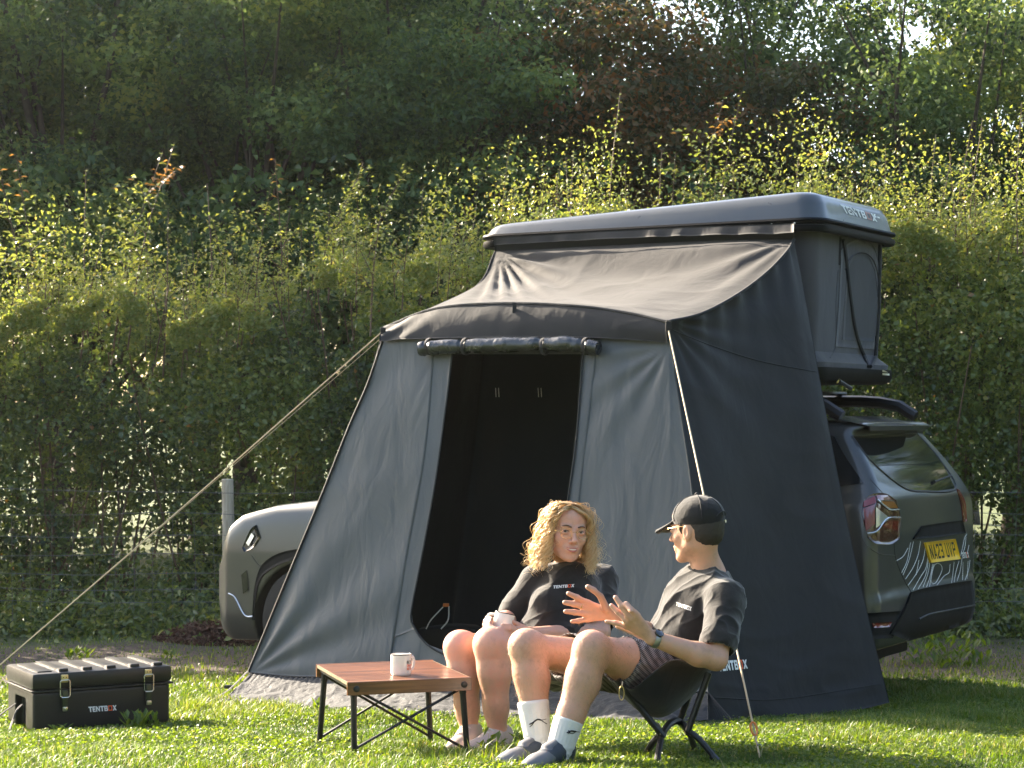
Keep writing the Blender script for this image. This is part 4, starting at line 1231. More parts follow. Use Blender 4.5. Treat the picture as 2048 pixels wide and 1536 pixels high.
# folds that fan out from a point, and soft creases
def fan(cx, cy, amp, freq, reach, ph=0.0, sharp=1):
    c = on_plane(FP, cx, cy)
    def f(u, v, S):
        d = S - c; r_ = np.linalg.norm(d, axis=-1); ang = np.arctan2(d[..., 2], np.hypot(d[..., 0], d[..., 1]) * np.sign(d[..., 0] + 1e-6))
        w = np.sin(ang * freq + ph + 1.7 * fbm(S * 1.1, 2))
        w = np.sign(w) * np.abs(w) ** sharp
        return amp * w * np.exp(-r_ / reach) * np.clip(r_ / .15, 0, 1)
    return f
def creases(amp, sx, sz, seed=0):
    return lambda u, v, S: amp * (ridge(S * np.array([sx, sx, sz]) + seed, 2) - .4) + amp * .8 * fbm(S * np.array([1.4, 1.4, .6]) + seed, 2)
def both(*fs): return lambda u, v, S: sum(f(u, v, S) for f in fs) * np.minimum(1, 8 * np.minimum(v, 1 - v) + .15)
def sheet(name, top, bot, left, right, mat, nu, nv, disp=None, thick=.003, pts=None):
    f = (lambda c: c) if pts else fp
    S = coons(f(top), f(bot), f(left), f(right), nu, nv)
    return link(name, grid_mesh(name, S, disp, thick), aw, mat, True, True)
# corner points shared by neighbours
TL, TR = (765, 683), (1340, 688)
seamL = [(868, 690), (850, 900), (815, 1100), (783, 1300), (776, 1352)]
openL = [(906, 700), (894, 800), (872, 960), (845, 1110), (823, 1225)]
openR = [(1166, 700), (1160, 800), (1151, 900), (1137, 1000), (1121, 1140), (1100, 1250)]
seamR = [(1192, 690), (1186, 760), (1162, 960), (1142, 1160), (1120, 1372)]
edgeL = [TL, (735, 770), (700, 850), (640, 1000), (565, 1180), (497, 1345)]
edgeR = [TR, (1365, 850), (1385, 990), (1402, 1200), (1416, 1385)]
d1 = both(fan(500, 1348, .016, 15, .8), creases(.006, 2.2, .8), lambda u, v, S: .006 * np.sin(v * 30 + 4 * fbm(S * 2, 2)) * (1 - v) ** 3)
sheet('front_panel', [(770, 668), (820, 655), (868, 655)], [(497, 1345), (600, 1354), (776, 1352)], [(770, 668)] + edgeL[1:], [(868, 655)] + seamL[1:], M['awning_slate'], 90, 160, d1)
sheet('front_panel', [(1192, 655), (1265, 655), (1338, 668)], [(1120, 1372), (1260, 1380), (1416, 1385)], [(1192, 655)] + seamR[1:], [(1338, 668)] + edgeR[1:], M['awning_slate'], 60, 130, both(creases(.006, 2.6, .6, 4), fan(1340, 690, .008, 16, .6)))
sheet('door_frame', [(868, 655), (908, 655)], [(786, 1275), (829, 1258)], [(868, 655)] + [q for q in seamL[1:3]] + [(794, 1235), (786, 1275)], [(908, 655)] + openL[1:] + [(829, 1258)], M['awning_slate'], 8, 120, both(creases(.008, 3, 1.0, 8)))
sheet('door_frame', [(1167, 655), (1192, 655)], [(1094, 1275), (1127, 1290)], [(1167, 655)] + openR[1:] + [(1094, 1275)], [(1192, 655), (1186, 760), (1162, 960), (1142, 1160), (1127, 1290)], M['awning_slate'], 8, 100, both(creases(.008, 3, 1.0, 9)))
lip_t = [(823, 1225), (828, 1252), (848, 1282), (880, 1305), (930, 1322), (1000, 1330), (1060, 1316), (1100, 1250)]
sheet('door_sill', lip_t, [(776, 1352), (860, 1360), (960, 1366), (1120, 1372)], [(823, 1225), (794, 1235), (783, 1300), (776, 1352)], [(1100, 1250), (1130, 1262), (1120, 1372)], M['awning_slate'], 80, 24, both(creases(.01, 5, 4, 2)))
sheet('door_header', [(900, 655), (1000, 655), (1172, 655)], [(900, 708), (1000, 708), (1172, 708)], [(900, 655), (900, 708)], [(1172, 655), (1172, 708)], M['awning_slate'], 20, 8)
# raised seams
for c in (seamL, seamR):
    m = MB(); q = [Vector(a) for a in smooth_curve(fp(c, .006), 60)]
    m.tube(q, .006, 5, flat=.5); m.build('seam', M['awning_slate'], aw)
for c in (openL + lip_t[1:-1] + openR[::-1],):
    m = MB(); q = [Vector(a) for a in smooth_curve(fp(c, .004), 120)]
    m.tube(q, .006, 6); m.build('door_zip', M['awning_inner'], aw)
m = MB(); m.tube([Vector(a) for a in smooth_curve(fp(edgeL, .003), 60)], .007, 6); m.build('edge_hem', M['awning_roof'], aw)
# arch beam and valance
arch = [(768, 655, 11.25), (870, 617, 11.1), (1000, 606, 10.9), (1150, 611, 10.66), (1250, 624, 10.5), (1335, 643, 10.35)]
archp = [P(*a) for a in arch]
vb = fp([(765, 683), (870, 680), (1000, 678), (1150, 678), (1250, 682), (1340, 688)], .035)
S = coons(archp, vb, [archp[0], vb[0]], [archp[-1], vb[-1]], 140, 20)
valance_disp = lambda u, v, S: .012 * np.sin(PI * v) + .006 * np.sin(u * 60 + 9 * v + 5 * fbm(S * 1.5, 2)) * np.exp(-((u - 0) / .12) ** 2) + .005 * (ridge(S * np.array([3, 3, 5]), 2) - .4)
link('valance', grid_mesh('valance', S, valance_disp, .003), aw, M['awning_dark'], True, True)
m = MB(); m.tube([Vector(a) + Vector((0, .006, -.004)) for a in smooth_curve(archp, 60)], .012, 8); m.build('arch_pole', M['awning_dark'], aw)
m = MB(); q = P(1029, 608, 10.83); m.box(q + Vector((0, -.01, -.02)), (.022, .006, .055)); m.build('toggle_loop', M['black_webbing'], aw)
# roof sheet from the shell rim to the arch
shareR = [(1588, 478, 11.25), (1572, 505, 11.1), (1530, 548, 10.95), (1470, 592, 10.75), (1400, 628, 10.5), (1335, 643, 10.35)]
leftR = [(990, 502, 12.22), (975, 545, 12.05), (945, 575, 11.9), (868, 612, 11.55), (768, 655, 11.25)]
Rt = [P(*a) for a in [(990, 502, 12.22), (1100, 497, 12.02), (1300, 486, 11.7), (1480, 478, 11.4), (1588, 478, 11.25)]]
S = coons(Rt, archp, [P(*a) for a in leftR], [P(*a) for a in shareR], 130, 90)
ro = np.array(P(1000, 512, 12.2))
def roof_disp(u, v, S):
    d = S - ro; r_ = np.linalg.norm(d, axis=-1); ang = np.arctan2(d[..., 2], d[..., 0])
    f = .02 * np.sin(ang * 17 + 1.2) * np.exp(-r_ / .9) * np.clip(r_ / .1, 0, 1)
    rr_ = S - np.array(P(1588, 478, 11.25)); ang2 = np.arctan2(rr_[..., 2], rr_[..., 0]); r2 = np.linalg.norm(rr_, axis=-1)
    f += .013 * np.sin(ang2 * 22) * np.exp(-r2 / .7) * np.clip(r2 / .1, 0, 1)
    f += .012 * (ridge(S * np.array([1.8, 1.8, 3.0]) + 3, 2) - .4) - .04 * np.sin(PI * u) * np.sin(PI * v)
    return f * np.minimum(1, 10 * np.minimum(v, 1 - v)) * np.minimum(1, 10 * np.minimum(u, 1 - u))
link('roof_sheet', grid_mesh('roof_sheet', S, roof_disp, .003), aw, M['awning_roof'], True, True)
# fastening strip under the rim
S = coons([P(986, 474, 12.19), P(1300, 457, 11.66), P(1588, 446, 11.2)], [P(988, 490, 12.19), P(1300, 474, 11.64), P(1588, 466, 11.17)], [P(986, 474, 12.19), P(988, 490, 12.19)], [P(1588, 446, 11.2), P(1588, 466, 11.17)], 90, 6)
link('fastening_strip', grid_mesh('fastening_strip', S, lambda u, v, S: .005 * np.sin(u * 50 + 6 * fbm(S * 2, 2)) * v, .004), aw, M['awning_dark'], True, True)
S = coons([P(988, 488, 12.2), P(1300, 472, 11.67), P(1588, 464, 11.2)], [P(990, 503, 12.24), P(1300, 489, 11.74), P(1588, 480, 11.28)], [P(988, 488, 12.2), P(990, 503, 12.24)], [P(1588, 464, 11.2), P(1588, 480, 11.28)], 90, 6)
link('fastening_strip', grid_mesh('fastening_strip', S, None, .004), aw, M['awning_inner'], True, True)
# right side panel
bR = G(1416, 1441)
sideTop = [P(*a) for a in shareR[::-1]]                  # from the front corner up to the shell
sideR = [P(*a) for a in [(1588, 478, 11.25), (1612, 600, 11.1), (1642, 770, 10.95), (1688, 1010, 10.78), (1735, 1225, 10.62), (1779, 1405, 10.5)]]
sideL = fp([(1335, 643)] + edgeR) + [Vector(bR)]
sideL[0] = np.array(P(*shareR[-1]))
sideB = [bR, P(1500, 1449, 9.99), P(1600, 1441, 10.16), P(1700, 1424, 10.34), P(1779, 1405, 10.5)]
sideB = [Vector((q[0], q[1], q[2])) for q in sideB]
S = coons(sideTop, sideB, sideL, sideR, 110, 170)
sA = np.array(P(*shareR[-1]))
def side_disp(u, v, S):
    d = S - sA; r_ = np.linalg.norm(d, axis=-1); ang = np.arctan2(d[..., 2], d[..., 0])
    f = .009 * np.sin(ang * 19) * np.exp(-r_ / .45) * np.clip(r_ / .08, 0, 1)
    f += .012 * (ridge(S * np.array([1.5, 1.5, 2.6]) + 8, 2) - .4)
    f += .022 * (ridge(S * np.array([2, 2, 7.0]) + 2, 2) - .4) * np.clip((v - .82) / .12, 0, 1)
    f += .012 * np.sin(u * 45) * np.exp(-v / .05)
    f += -.03 * np.sin(PI * u) * np.sin(PI * v)
    return f * np.minimum(1, 14 * np.minimum(u, 1 - u))
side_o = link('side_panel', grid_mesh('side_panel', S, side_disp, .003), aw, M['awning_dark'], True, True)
sb = bvh_of(side_o)
surf_tube('seam', [(1345, 660), (1420, 690), (1520, 722), (1640, 745)], .004, M['awning_dark'], sb, aw, 40, .0)
surf_tube('seam', [(1430, 1395), (1560, 1398), (1760, 1368)], .004, M['awning_dark'], sb, aw, 40, .0)
m = MB(); m.tube([Vector(a) for a in smooth_curve(sideTop, 40)], .009, 6); m.build('edge_hem', M['awning_dark'], aw)
logo_on(sb, ((1434, 1322), (1493, 1319), (1496, 1337), (1438, 1343)), aw, M['white_print'], M['orange_print'], .004)
# left side panel and inner walls (dark)
lb = G(480, 1360)
back = [P(*a) for a in [(990, 502, 12.22), (950, 900, 12.0), (900, 1290, 11.9)]]
S = coons([archp[0], P(*leftR[2]), P(*leftR[0])], [Vector(lb), P(700, 1310, 11.9), P(905, 1294, 11.9)], fp([(765, 664)] + edgeL[1:]) , back, 40, 60)
S[:, 0] = smooth_curve(fp([(765, 664)] + edgeL[1:]), 60)
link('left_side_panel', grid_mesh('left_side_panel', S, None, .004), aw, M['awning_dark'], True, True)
BR = [P(1588, 480, 11.27), P(1640, 900, 10.85), P(1690, 1400, 10.62)]
S = coons([P(990, 503, 12.25), P(1588, 480, 11.3)], [P(905, 1294, 11.9), P(1690, 1410, 10.62)], back, BR, 40, 60)
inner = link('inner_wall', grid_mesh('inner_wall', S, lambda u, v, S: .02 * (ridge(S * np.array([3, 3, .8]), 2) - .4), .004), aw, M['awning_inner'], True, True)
ib = bvh_of(inner)
for px in (991, 997, 1076, 1082):
    surf_tube('hanging_loop', [(px, 776), (px + 1, 794)], .0025, M['white_print'], ib, aw, 5, .01)
# groundsheet inside
gs = [G(500, 1352), G(1416, 1440), P(1690, 1410, 10.62), P(905, 1294, 11.9)]
m = MB(); m.poly([Vector((q[0], q[1], float(gz(q[0], q[1])) + .02)) for q in gs]); m.build('groundsheet', M['awning_inner'], aw)
# rolled up door
pr = fp([(850, 701), (905, 697), (1000, 694), (1095, 692), (1160, 694), (1205, 700)], .05)
rng_r = np.random.default_rng(3); c = smooth_curve(pr, 90); m = MB()
rad = .04 + .002 * np.sin(np.linspace(0, 17, 90)) + .0015 * np.sin(np.linspace(0, 41, 90))
for px_, w_ in ((940, .25), (1097, .2), (868, .2), (1180, .2)):
    i0 = int((px_ - 850) / 355 * 89); rad[max(0, i0 - 1):i0 + 2] *= (1 - w_)
rd = [float(a) for a in rad]
m.tube([Vector(a) for a in c], rd, 20)
for v_ in m.bm.verts:
    v_.co += Vector((0, 0, 1)) * .006 * mnoise.noise(v_.co * 9) + Vector((0, 1, 0)) * .003 * mnoise.noise(v_.co * 30)
M['roll_vinyl'] = simple('roll_vinyl', (.02, .022, .024), .28, coat=.5, bump=(26, .7, .012))
roll = m.build('rolled_door', M['roll_vinyl'], aw)
for px_ in (868, 940, 1097, 1180):
    q = on_plane(FP, px_, 697, .05); t_ = Vector(c[60]) - Vector(c[30]); t_.normalize()
    m = MB(); m.lathe([(.046, -.009), (.048, 0), (.046, .009)], q, t_, 18); m.build('roll_strap', M['black_webbing'], roll)
# crumpled mud skirt
skT = fp([(500, 1346), (600, 1354), (776, 1354), (960, 1366), (1120, 1372), (1260, 1380), (1416, 1385)], .004)
skB = []
for px_, py_ in [(428, 1416), (520, 1420), (640, 1424), (800, 1430), (960, 1436), (1120, 1440), (1260, 1444), (1416, 1444)]:
    q = G(px_, py_); skB.append(Vector((q.x, q.y, q.z + .01)))
S = coons(skT, skB, [skT[0], Vector(skT[0]).lerp(skB[0], .5) + Vector((0, 0, -.02)), skB[0]], [skT[-1], skB[-1]], 420, 44)
sk_d = lambda u, v, S: (.016 * (ridge(S * np.array([7, 7, 9.0]), 3) - .35) + .006 * fbm(S * 22, 2)) * np.clip(v * 3, 0, 1) + .004 * np.sin(u * 500) * np.exp(-v * 12)
link('mud_skirt', grid_mesh('mud_skirt', S, sk_d, .003), aw, M['skirt_vinyl'], True, True)
m = MB(); m.tube([Vector(a) for a in smooth_curve(fp([(500, 1346), (600, 1354), (776, 1354), (960, 1366), (1120, 1372), (1260, 1380), (1416, 1385)], .008), 80)], .005, 5); m.build('seam', M['awning_dark'], aw)
# corner webbing pegged out at the left
for dx, dy in ((0, 0), (6, 5), (16, 8)):
    a = on_plane(FP, 500 + dx, 1343 + dy, .02); e = G(393 + dx * 2.2, 1413 + dy * .8); mid = Vector(a).lerp(e, .45) + Vector((0, 0, -.03)); e.z += .01
    m = MB(); m.tube([Vector(q) for q in smooth_curve([a, mid, e], 14)], .0075, 4, flat=.3); m.build('peg_strap', M['black_webbing'], aw)
m = MB(); q = on_plane(FP, 468, 1375, .05); m.box(q, (.05, .02, .02), bevel=.004); m.build('buckle', M['black_plastic'], aw)
# black cords fanning down under the right corner
for i in range(7):
    a = on_plane(FP, 1418, 1386, .004); e = G(1428 + i * 7, 1440 + i); m = MB(); m.tube([Vector(a), Vector(e)], .0022, 4); m.build('bungee', M['black_webbing'], aw)

# guy ropes (held by the awning, pegged in the turf)
def rope(name, pts, r, mat, parent, lab=None):
    m = MB(); q = [Vector(a) for a in smooth_curve(pts, 40)]; m.tube(q, r, 6); return m.build(name, mat, parent)
g1 = empty('guy_rope', G(-70, 1390)); tag(g1, 'long pale guy rope slanting from the awning’s left corner down past the storage box', 'rope', 'guy ropes of the awning')
a = P(766, 662, 11.2); e = G(-70, 1390)
rope('rope', [a, Vector(a).lerp(e, .5) + Vector((0, 0, -.01)), e], .004, M['cord'], g1)
rope('rope', [Vector(a) + Vector((0, 0, -.02)), Vector(a).lerp(e, .03) + Vector((0, 0, -.03)), Vector(a).lerp(e, .5) + Vector((0, 0, -.018)), e], .0016, M['cord'], g1)
g2 = empty('guy_rope', G(1520, 1518)); tag(g2, 'pale guy rope with an orange runner, pegged in the grass behind the seated man', 'rope', 'guy ropes of the awning')
a = P(1336, 655, 10.3); e = G(1520, 1516)
rope('rope', [a, e], .0042, M['cord'], g2)
k_ = P(1501, 1430, 7.98)
dirv = (Vector(e) - Vector(a)).normalized()
t_ = (k_ - Vector(a)).dot(dirv); k_ = Vector(a) + dirv * t_
M['orange_plastic'] = simple('orange_plastic', (.75, .2, .03), .4)
m = MB(); up = dirv; sd = up.cross(Vector((0, 1, 0))).normalized()
loop = [k_ + up * (.036 * math.cos(b)) + sd * (.012 * math.sin(b)) + Vector((0, -.006, 0)) for b in np.linspace(0, 2 * PI, 17)]
m.tube(loop, .0045, 6, cap=False); m.build('rope_runner', M['orange_plastic'], g2)
m = MB(); pk = Vector(e); m.tube([pk + Vector((-.012, 0, .05)), pk + Vector((.0, 0, .055)), pk + Vector((.008, 0, .04)), pk + Vector((.002, 0, 0)), pk + Vector((.02, .0, -.1))], .0035, 6); m.build('tent_peg', M['steel'], g2)
m = MB(); q = G(1478, 1442); m.tube([Vector(a_) for a_ in smooth_curve([G(1474, 1443), Vector(G(1488, 1432)) + Vector((0, 0, .03)), G(1502, 1442)], 12)], .004, 6); m.build('tent_peg', M['steel'], g2)
for px_, py_, D_ in ((766, 664, 11.18), (1337, 652, 10.28)):
    m = MB(); q = P(px_, py_, D_); m.box(q, (.03, .012, .05), bevel=.003); m.build('corner_tab', M['awning_roof'], aw)
# bag inside the awning
bag = empty('bag', G(890, 1320)); tag(bag, 'dark bag with a white draw cord inside the awning doorway', 'bag')
bc = P(885, 1268, 11.6)
m = MB(); m.box((bc.x + .02, bc.y + .2, bc.z - .07), (.42, .26, .2), bevel=.04); m.build('bag_body', M['awning_dark'], bag)
rope('draw_cord', [P(852, 1258, 11.5), P(862, 1240, 11.5), P(886, 1214, 11.5)], .004, M['white_print'], bag)
rope('draw_cord', [P(898, 1212, 11.5), P(896, 1240, 11.5), P(882, 1258, 11.5)], .004, M['white_print'], bag)
m = MB(); m.box(P(892, 1210, 11.5), (.035, .015, .02), bevel=.004); m.build('cord_end', M['orange_plastic'], bag)
# ================= storage box =================
bx = empty('storage_box', (-2.205, 9.2, 0)); tag(bx, 'black lockable plastic storage trunk standing on the grass at the left', 'storage box')
BD = np.array([.866, .5, 0]); BE = np.array([-.5, .866, 0]); BO = np.array([-2.205, 9.2, .135]); BLn, BDp, BH = .67, .43, .274
bw = lambda x, y, z: Vector(BO + x * BD + y * BE + np.array([0, 0, z]))
RB = Matrix(((BD[0], BE[0], 0), (BD[1], BE[1], 0), (0, 0, 1)))
def bbox_part(name, x0, x1, y0, y1, z0, z1, mat, bevel=.012, parent=bx, taper=0.0):
    m = MB(); m.box(bw((x0 + x1) / 2, (y0 + y1) / 2, (z0 + z1) / 2), (x1 - x0, y1 - y0, z1 - z0), RB, bevel)
    if taper:
        c = bw((x0 + x1) / 2, (y0 + y1) / 2, 0)
        for v in m.bm.verts:
            t = (v.co.z - BO[2] - z0) / (z1 - z0); v.co.x = c.x + (v.co.x - c.x) * (1 + taper * t); v.co.y = c.y + (v.co.y - c.y) * (1 + taper * t)
    return m.build(name, mat, parent)
M['box_plastic'] = simple('box_plastic', (.0095, .009, .0085), .42, bump=(340, .35, .0012), var=.2, vscale=9)
# body with a recess at each end for the rope handles
fld = Field((-.03, -.03, -.01), (BLn + .03, BDp + .03, .2), .004)
fld.box((BLn / 2, BDp / 2, .094), (BLn / 2 - .004, BDp / 2 - .004, .094), rad=.018)
for xx in (0, BLn): fld.box((xx, .21, .05), (.045, .085, .095), rad=.012, op='sub')
fld.box((BLn * .57, 0, .062), (.1, .004, .05), rad=.003, op='sub')
V, Fq = fld.mesh('body', 1)
V = np.array([list(bw(*q)) for q in V]); body_o = link('body', np_mesh('body', V, Fq), bx, M['box_plastic'], True, True)
if False: pass
lid = bbox_part('lid', -.004, BLn + .004, -.004, BDp + .004, .196, BH, M['box_plastic'], .02)
bbox_part('lid_lip', -.009, BLn + .009, -.009, BDp + .009, .186, .194, M['box_plastic'], .003)
for k in range(5):
    x = .13 + k * .115
    bbox_part('lid_rib', x, x + .05, .05, BDp - .03, BH - .004, BH + .008, M['box_plastic'], .004, lid)
    bbox_part('rib_pad', x + .0, x + .045, .02, .06, BH - .004, BH + .014, M['black_plastic'], .006, lid)
bbox_part('lid_rib', .03, .1, .03, .36, BH - .004, BH + .006, M['box_plastic'], .004, lid)
M['brass'] = simple('brass_plate', (.52, .42, .2), .35, .85)
for x in (.13, .535):
    lt = bbox_part('latch', x, x + .034, -.016, -.004, .226, .262, M['brass'], .004)
    m = MB(); q = [bw(x - .006, -.02, .232), bw(x - .006, -.02, .165), bw(x + .002, -.021, .158), bw(x + .032, -.021, .158), bw(x + .04, -.02, .165), bw(x + .04, -.02, .232), bw(x + .034, -.02, .238), bw(x, -.02, .238)]
    m.tube(q + [q[0]], .0028, 6, cap=False); m.build('latch_bail', M['steel'], lt)
    bbox_part('latch_lever', x + .004, x + .03, -.02, -.004, .112, .19, simple('olive_steel', (.045, .055, .03), .35, .5), .004, lt)
    bbox_part('latch_tab', x + .005, x + .029, -.026, -.012, .094, .115, M['steel'], .004, lt)
    for dx in (.01, .024):
        m = MB(); m.lathe([(.0028, 0), (0, .002)], bw(x + dx, -.017, .25), tuple(-BE), 8); m.build('screw', M['black_metal'], lt)
bvb = bvh_of(body_o)
logo_on(bvb, ((176.5, 1413.5), (233, 1410), (233.5, 1420.5), (178, 1424.5)), bx, M['white_print'], M['orange_print'], .003)
# rope handle strap at the left end
for pts in ([(31, 1407, 9.36), (10, 1422, 9.3), (-20, 1446, 9.2)], [(44, 1409, 9.33), (34, 1420, 9.3), (26, 1440, 9.28), (18, 1462, 9.2)]):
    m = MB(); m.tube([Vector(a) for a in smooth_curve([P(*q) for q in pts], 14)], .007, 5, flat=.4); m.build('handle_strap', M['black_webbing'], bx)

# ================= folding table =================
tb_ = empty('camping_table', (-.5, 8.2, .25)); tag(tb_, 'low folding camping table with a slatted wood top and black crossed legs', 'table')
TA = np.array([.954, .3, 0]); TB = np.array([-.3, .954, 0]); TO = np.array([-.644, 7.85, .55]); TW, TD = .505, .6
tw = lambda x, y, z=0: Vector(TO + x * TA + y * TB + np.array([0, 0, z]))
RT = Matrix(((TA[0], TB[0], 0), (TA[1], TB[1], 0), (0, 0, 1)))
def walnut(name, rot):
    t = NT(name); v = t.coord((1, 1, 1), rot=(0, 0, rot)); mp = t.n('ShaderNodeMapping'); mp.inputs['Scale'].default_value = (3, 55, 40); t.l(v, mp.inputs[0])
    f = t.noise(mp.outputs[0], 1.6, 5, .6, .5)
    oi = t.n('ShaderNodeObjectInfo'); hv = t.n('ShaderNodeHueSaturation'); mr = t.n('ShaderNodeMapRange'); mr.inputs['To Min'].default_value = .65; mr.inputs['To Max'].default_value = 1.25
    t.l(oi.outputs['Random'], mr.inputs['Value']); t.l(mr.outputs[0], hv.inputs['Value'])
    t.l(t.ramp(f, [(.25, (.06, .022, .01)), (.5, (.17, .066, .028)), (.75, (.28, .12, .05))]), hv.inputs['Color']); t.l(hv.outputs[0], t.b.inputs['Base Color'])
    t.b.inputs['Roughness'].default_value = .3; t.b.inputs['Coat Weight'].default_value = .3; t.b.inputs['Coat Roughness'].default_value = .2
    return t.m
M['walnut'] = walnut('walnut', -math.atan2(.3, .954)); 
M['walnut_front'] = M['walnut']
def tpart(name, x0, x1, y0, y1, z0, z1, mat, bev=.002, parent=tb_):
    m = MB(); m.box(tw((x0 + x1) / 2, (y0 + y1) / 2, (z0 + z1) / 2), (x1 - x0, y1 - y0, z1 - z0), RT, bev); return m.build(name, mat, parent, False)
ns = 14; pitch = (TD - .03) / ns
M['end_metal'] = simple('end_metal', (.42, .36, .26), .35, .6)
for k in range(ns):
    y = .016 + k * pitch
    s_ = tpart('slat', .004, TW - .004, y + .003, y + pitch - .003, -.012, 0, M['walnut'], .003)
    for x in (.0, TW - .004): tpart('slat_end', x, x + .004, y + .002, y + pitch - .002, -.013, -.001, M['end_metal'], 0, s_)
tpart('front_rail', -.002, TW + .002, 0, .014, -.052, .001, M['walnut'], .002)
tpart('back_rail', -.002, TW + .002, TD - .014, TD, -.052, .001, M['walnut'], .002)
tpart('side_rail', .012, .026, .016, TD - .016, -.03, -.014, M['black_metal'], .001)
tpart('side_rail', TW - .026, TW - .012, .016, TD - .016, -.03, -.014, M['black_metal'], .001)
for x in (.035, TW - .03):
    m = MB(); m.lathe([(.013, -.001), (.013, .003), (.009, .005), (0, .005)], tw(x, 0, -.027), tuple(-TB), 20); m.build('rivet', M['black_plastic'], tb_)
gzz = lambda p: float(gz(p.x, p.y))
def leg(x, y, sx, sy):
    a = tw(x, y, -.03); f = tw(x + sx, y + sy, -.3); f.z = gzz(f) + .0; m = MB(); m.tube([a, f], [.0128, .0118], 10)
    m.tube([a + (f - a) * .0, a + (f - a) * .12], .0145, 10); m.tube([a + (f - a) * .95, f], .014, 10)
    return m.build('leg', M['black_metal'], tb_), f
feet = [leg(.03, .03, .0, -.01)[1], leg(TW - .03, .03, .02, -.01)[1], leg(.03, TD - .03, -.02, .02)[1], leg(TW - .03, TD - .03, .02, .02)[1]]
def brace(a, b): m = MB(); m.tube([a, b], .0085, 8, flat=.7); m.build('brace', M['black_metal'], tb_)
tops = [tw(.03, .035, -.045), tw(TW - .03, .035, -.045), tw(.03, TD - .035, -.045), tw(TW - .03, TD - .035, -.045)]
u3 = Vector((0, 0, .03))
brace(tops[0] + Vector((.03, 0, 0)), feet[1] + u3); brace(tops[1], feet[0] + u3)
brace(tops[2], feet[3] + u3); brace(tops[3], feet[2] + u3)
# ---- enamel mugs ----
M['enamel'] = simple('enamel', (.74, .7, .64), .16, coat=.6, var=.03, rvar=.04)
M['enamel_rim'] = simple('enamel_rim', (.012, .012, .014), .2)
def mug(c, R, label, handle_dir, r=.042, h=.082):
    root = empty('enamel_mug', c); tag(root, label, 'mug', 'enamel mugs')
    X = Matrix.Translation(c) @ R.to_4x4()
    def tr(m):
        bmesh.ops.transform(m.bm, matrix=X, verts=m.bm.verts[:]); return m
    body = tr(MB().lathe([(0, .002), (r * .88, 0), (r * .96, .004), (r, .012), (r, h), (r + .0015, h), (r - .002, h), (r - .002, .014), (r * .9, .006), (0, .005)], (0, 0, 0), seg=48)).build('mug_body', M['enamel'], root)
    m = MB(); q = [(r * math.cos(a), r * math.sin(a), h) for a in np.linspace(0, 2 * PI, 49)]; m.tube([Vector(a) for a in q], .0018, 8, cap=False); tr(m).build('mug_rim', M['enamel_rim'], root)
    d = Vector(handle_dir).normalized(); m = MB()
    q = [d * r + Vector((0, 0, h * .85)), d * (r + .022) + Vector((0, 0, h * .8)), d * (r + .028) + Vector((0, 0, h * .5)), d * (r + .018) + Vector((0, 0, h * .22)), d * r + Vector((0, 0, h * .16))]
    m.tube([Vector(a) for a in smooth_curve(q, 16)], .004, 8, flat=1.5); tr(m).build('mug_handle', M['enamel'], root)
    return root, body
mc = Vector(((802 - CX) / FPX * 8.08, 8.08, .5505))
root, mb_ = mug(mc, Matrix.Identity(3), 'white enamel mug with printed slogan standing on the slatted table', (.7, .7, 0), .0425, .084)
mbv = bvh_of(mb_)
def mini(px, py, w, h, blocks, mat):
    return None
bars = lambda cols: [(False, [(a, 0), (b, 0), (b, 1), (a, 1)]) for a, b in cols]
BE_ = [(False, [(a * .36 + .0, b) for a, b in p_]) for _, p_ in [(0, q) for q in GLYPH['B'][1]]] + [(False, [(a * .4 + .36, b) for a, b in p_]) for p_ in GLYPH['E'][1]] + [(False, [(a * .4 + .7, b) for a, b in p_]) for p_ in GLYPH['T'][1]]
logo_on(mbv, ((814, 1321.5), (822, 1321), (822, 1327), (814, 1327.5)), mb_, M['plate_black'], M['plate_black'], .001, BE_, 2)
BO_ = [(False, [(a * .36, b) for a, b in p_]) for p_ in GLYPH['O'][1]] + [(False, [(a * .4 + .36, b) for a, b in p_]) for p_ in GLYPH['N'][1]] + [(False, [(a * .4 + .72, b) for a, b in p_]) for p_ in GLYPH['T'][1]]
logo_on(mbv, ((814, 1328.8), (822, 1328.4), (822, 1333.4), (814, 1334)), mb_, M['orange_print'], M['orange_print'], .001, BO_, 2)
logo_on(mbv, ((814, 1335.2), (822, 1334.8), (822, 1339.6), (814, 1340.2)), mb_, M['orange_print'], M['orange_print'], .001, BE_, 2)
# ================= people and chairs =================
def skin_mat(name, c, warm):
    t = NT(name); b = t.b; v = t.coord()
    f = t.noise(v, 9, 4, .6)
    f2 = t.noise(v, 38, 5, .7); ma = t.n('ShaderNodeMath', operation='MULTIPLY_ADD'); ma.inputs[1].default_value = .45; t.l(f2, ma.inputs[0]); sc2 = t.n('ShaderNodeMath', operation='MULTIPLY'); sc2.inputs[1].default_value = .55; t.l(f, sc2.inputs[0]); t.l(sc2.outputs[0], ma.inputs[2])
    t.l(t.ramp(ma.outputs[0], [(.32, tuple(x * .74 for x in c)), (.5, c), (.68, warm)]), b.inputs['Base Color'])
    b.inputs['Roughness'].default_value = .46; b.inputs['Specular IOR Level'].default_value = .4
    b.inputs['Subsurface Weight'].default_value = .1; b.inputs['Subsurface Radius'].default_value = (.02, .008, .004); b.inputs['Subsurface Scale'].default_value = .6
    n1 = t.bump(t.noise(v, 55, 5), .5, .003); n1 = t.bump(t.noise(v, 600, 2), .15, .0004, n1)
    t.l(n1, b.inputs['Normal']); return t.m
M['skin_man'] = skin_mat('skin_man', (.50, .285, .19), (.57, .275, .185))
M['skin_woman'] = skin_mat('skin_woman', (.55, .31, .215), (.61, .29, .2))
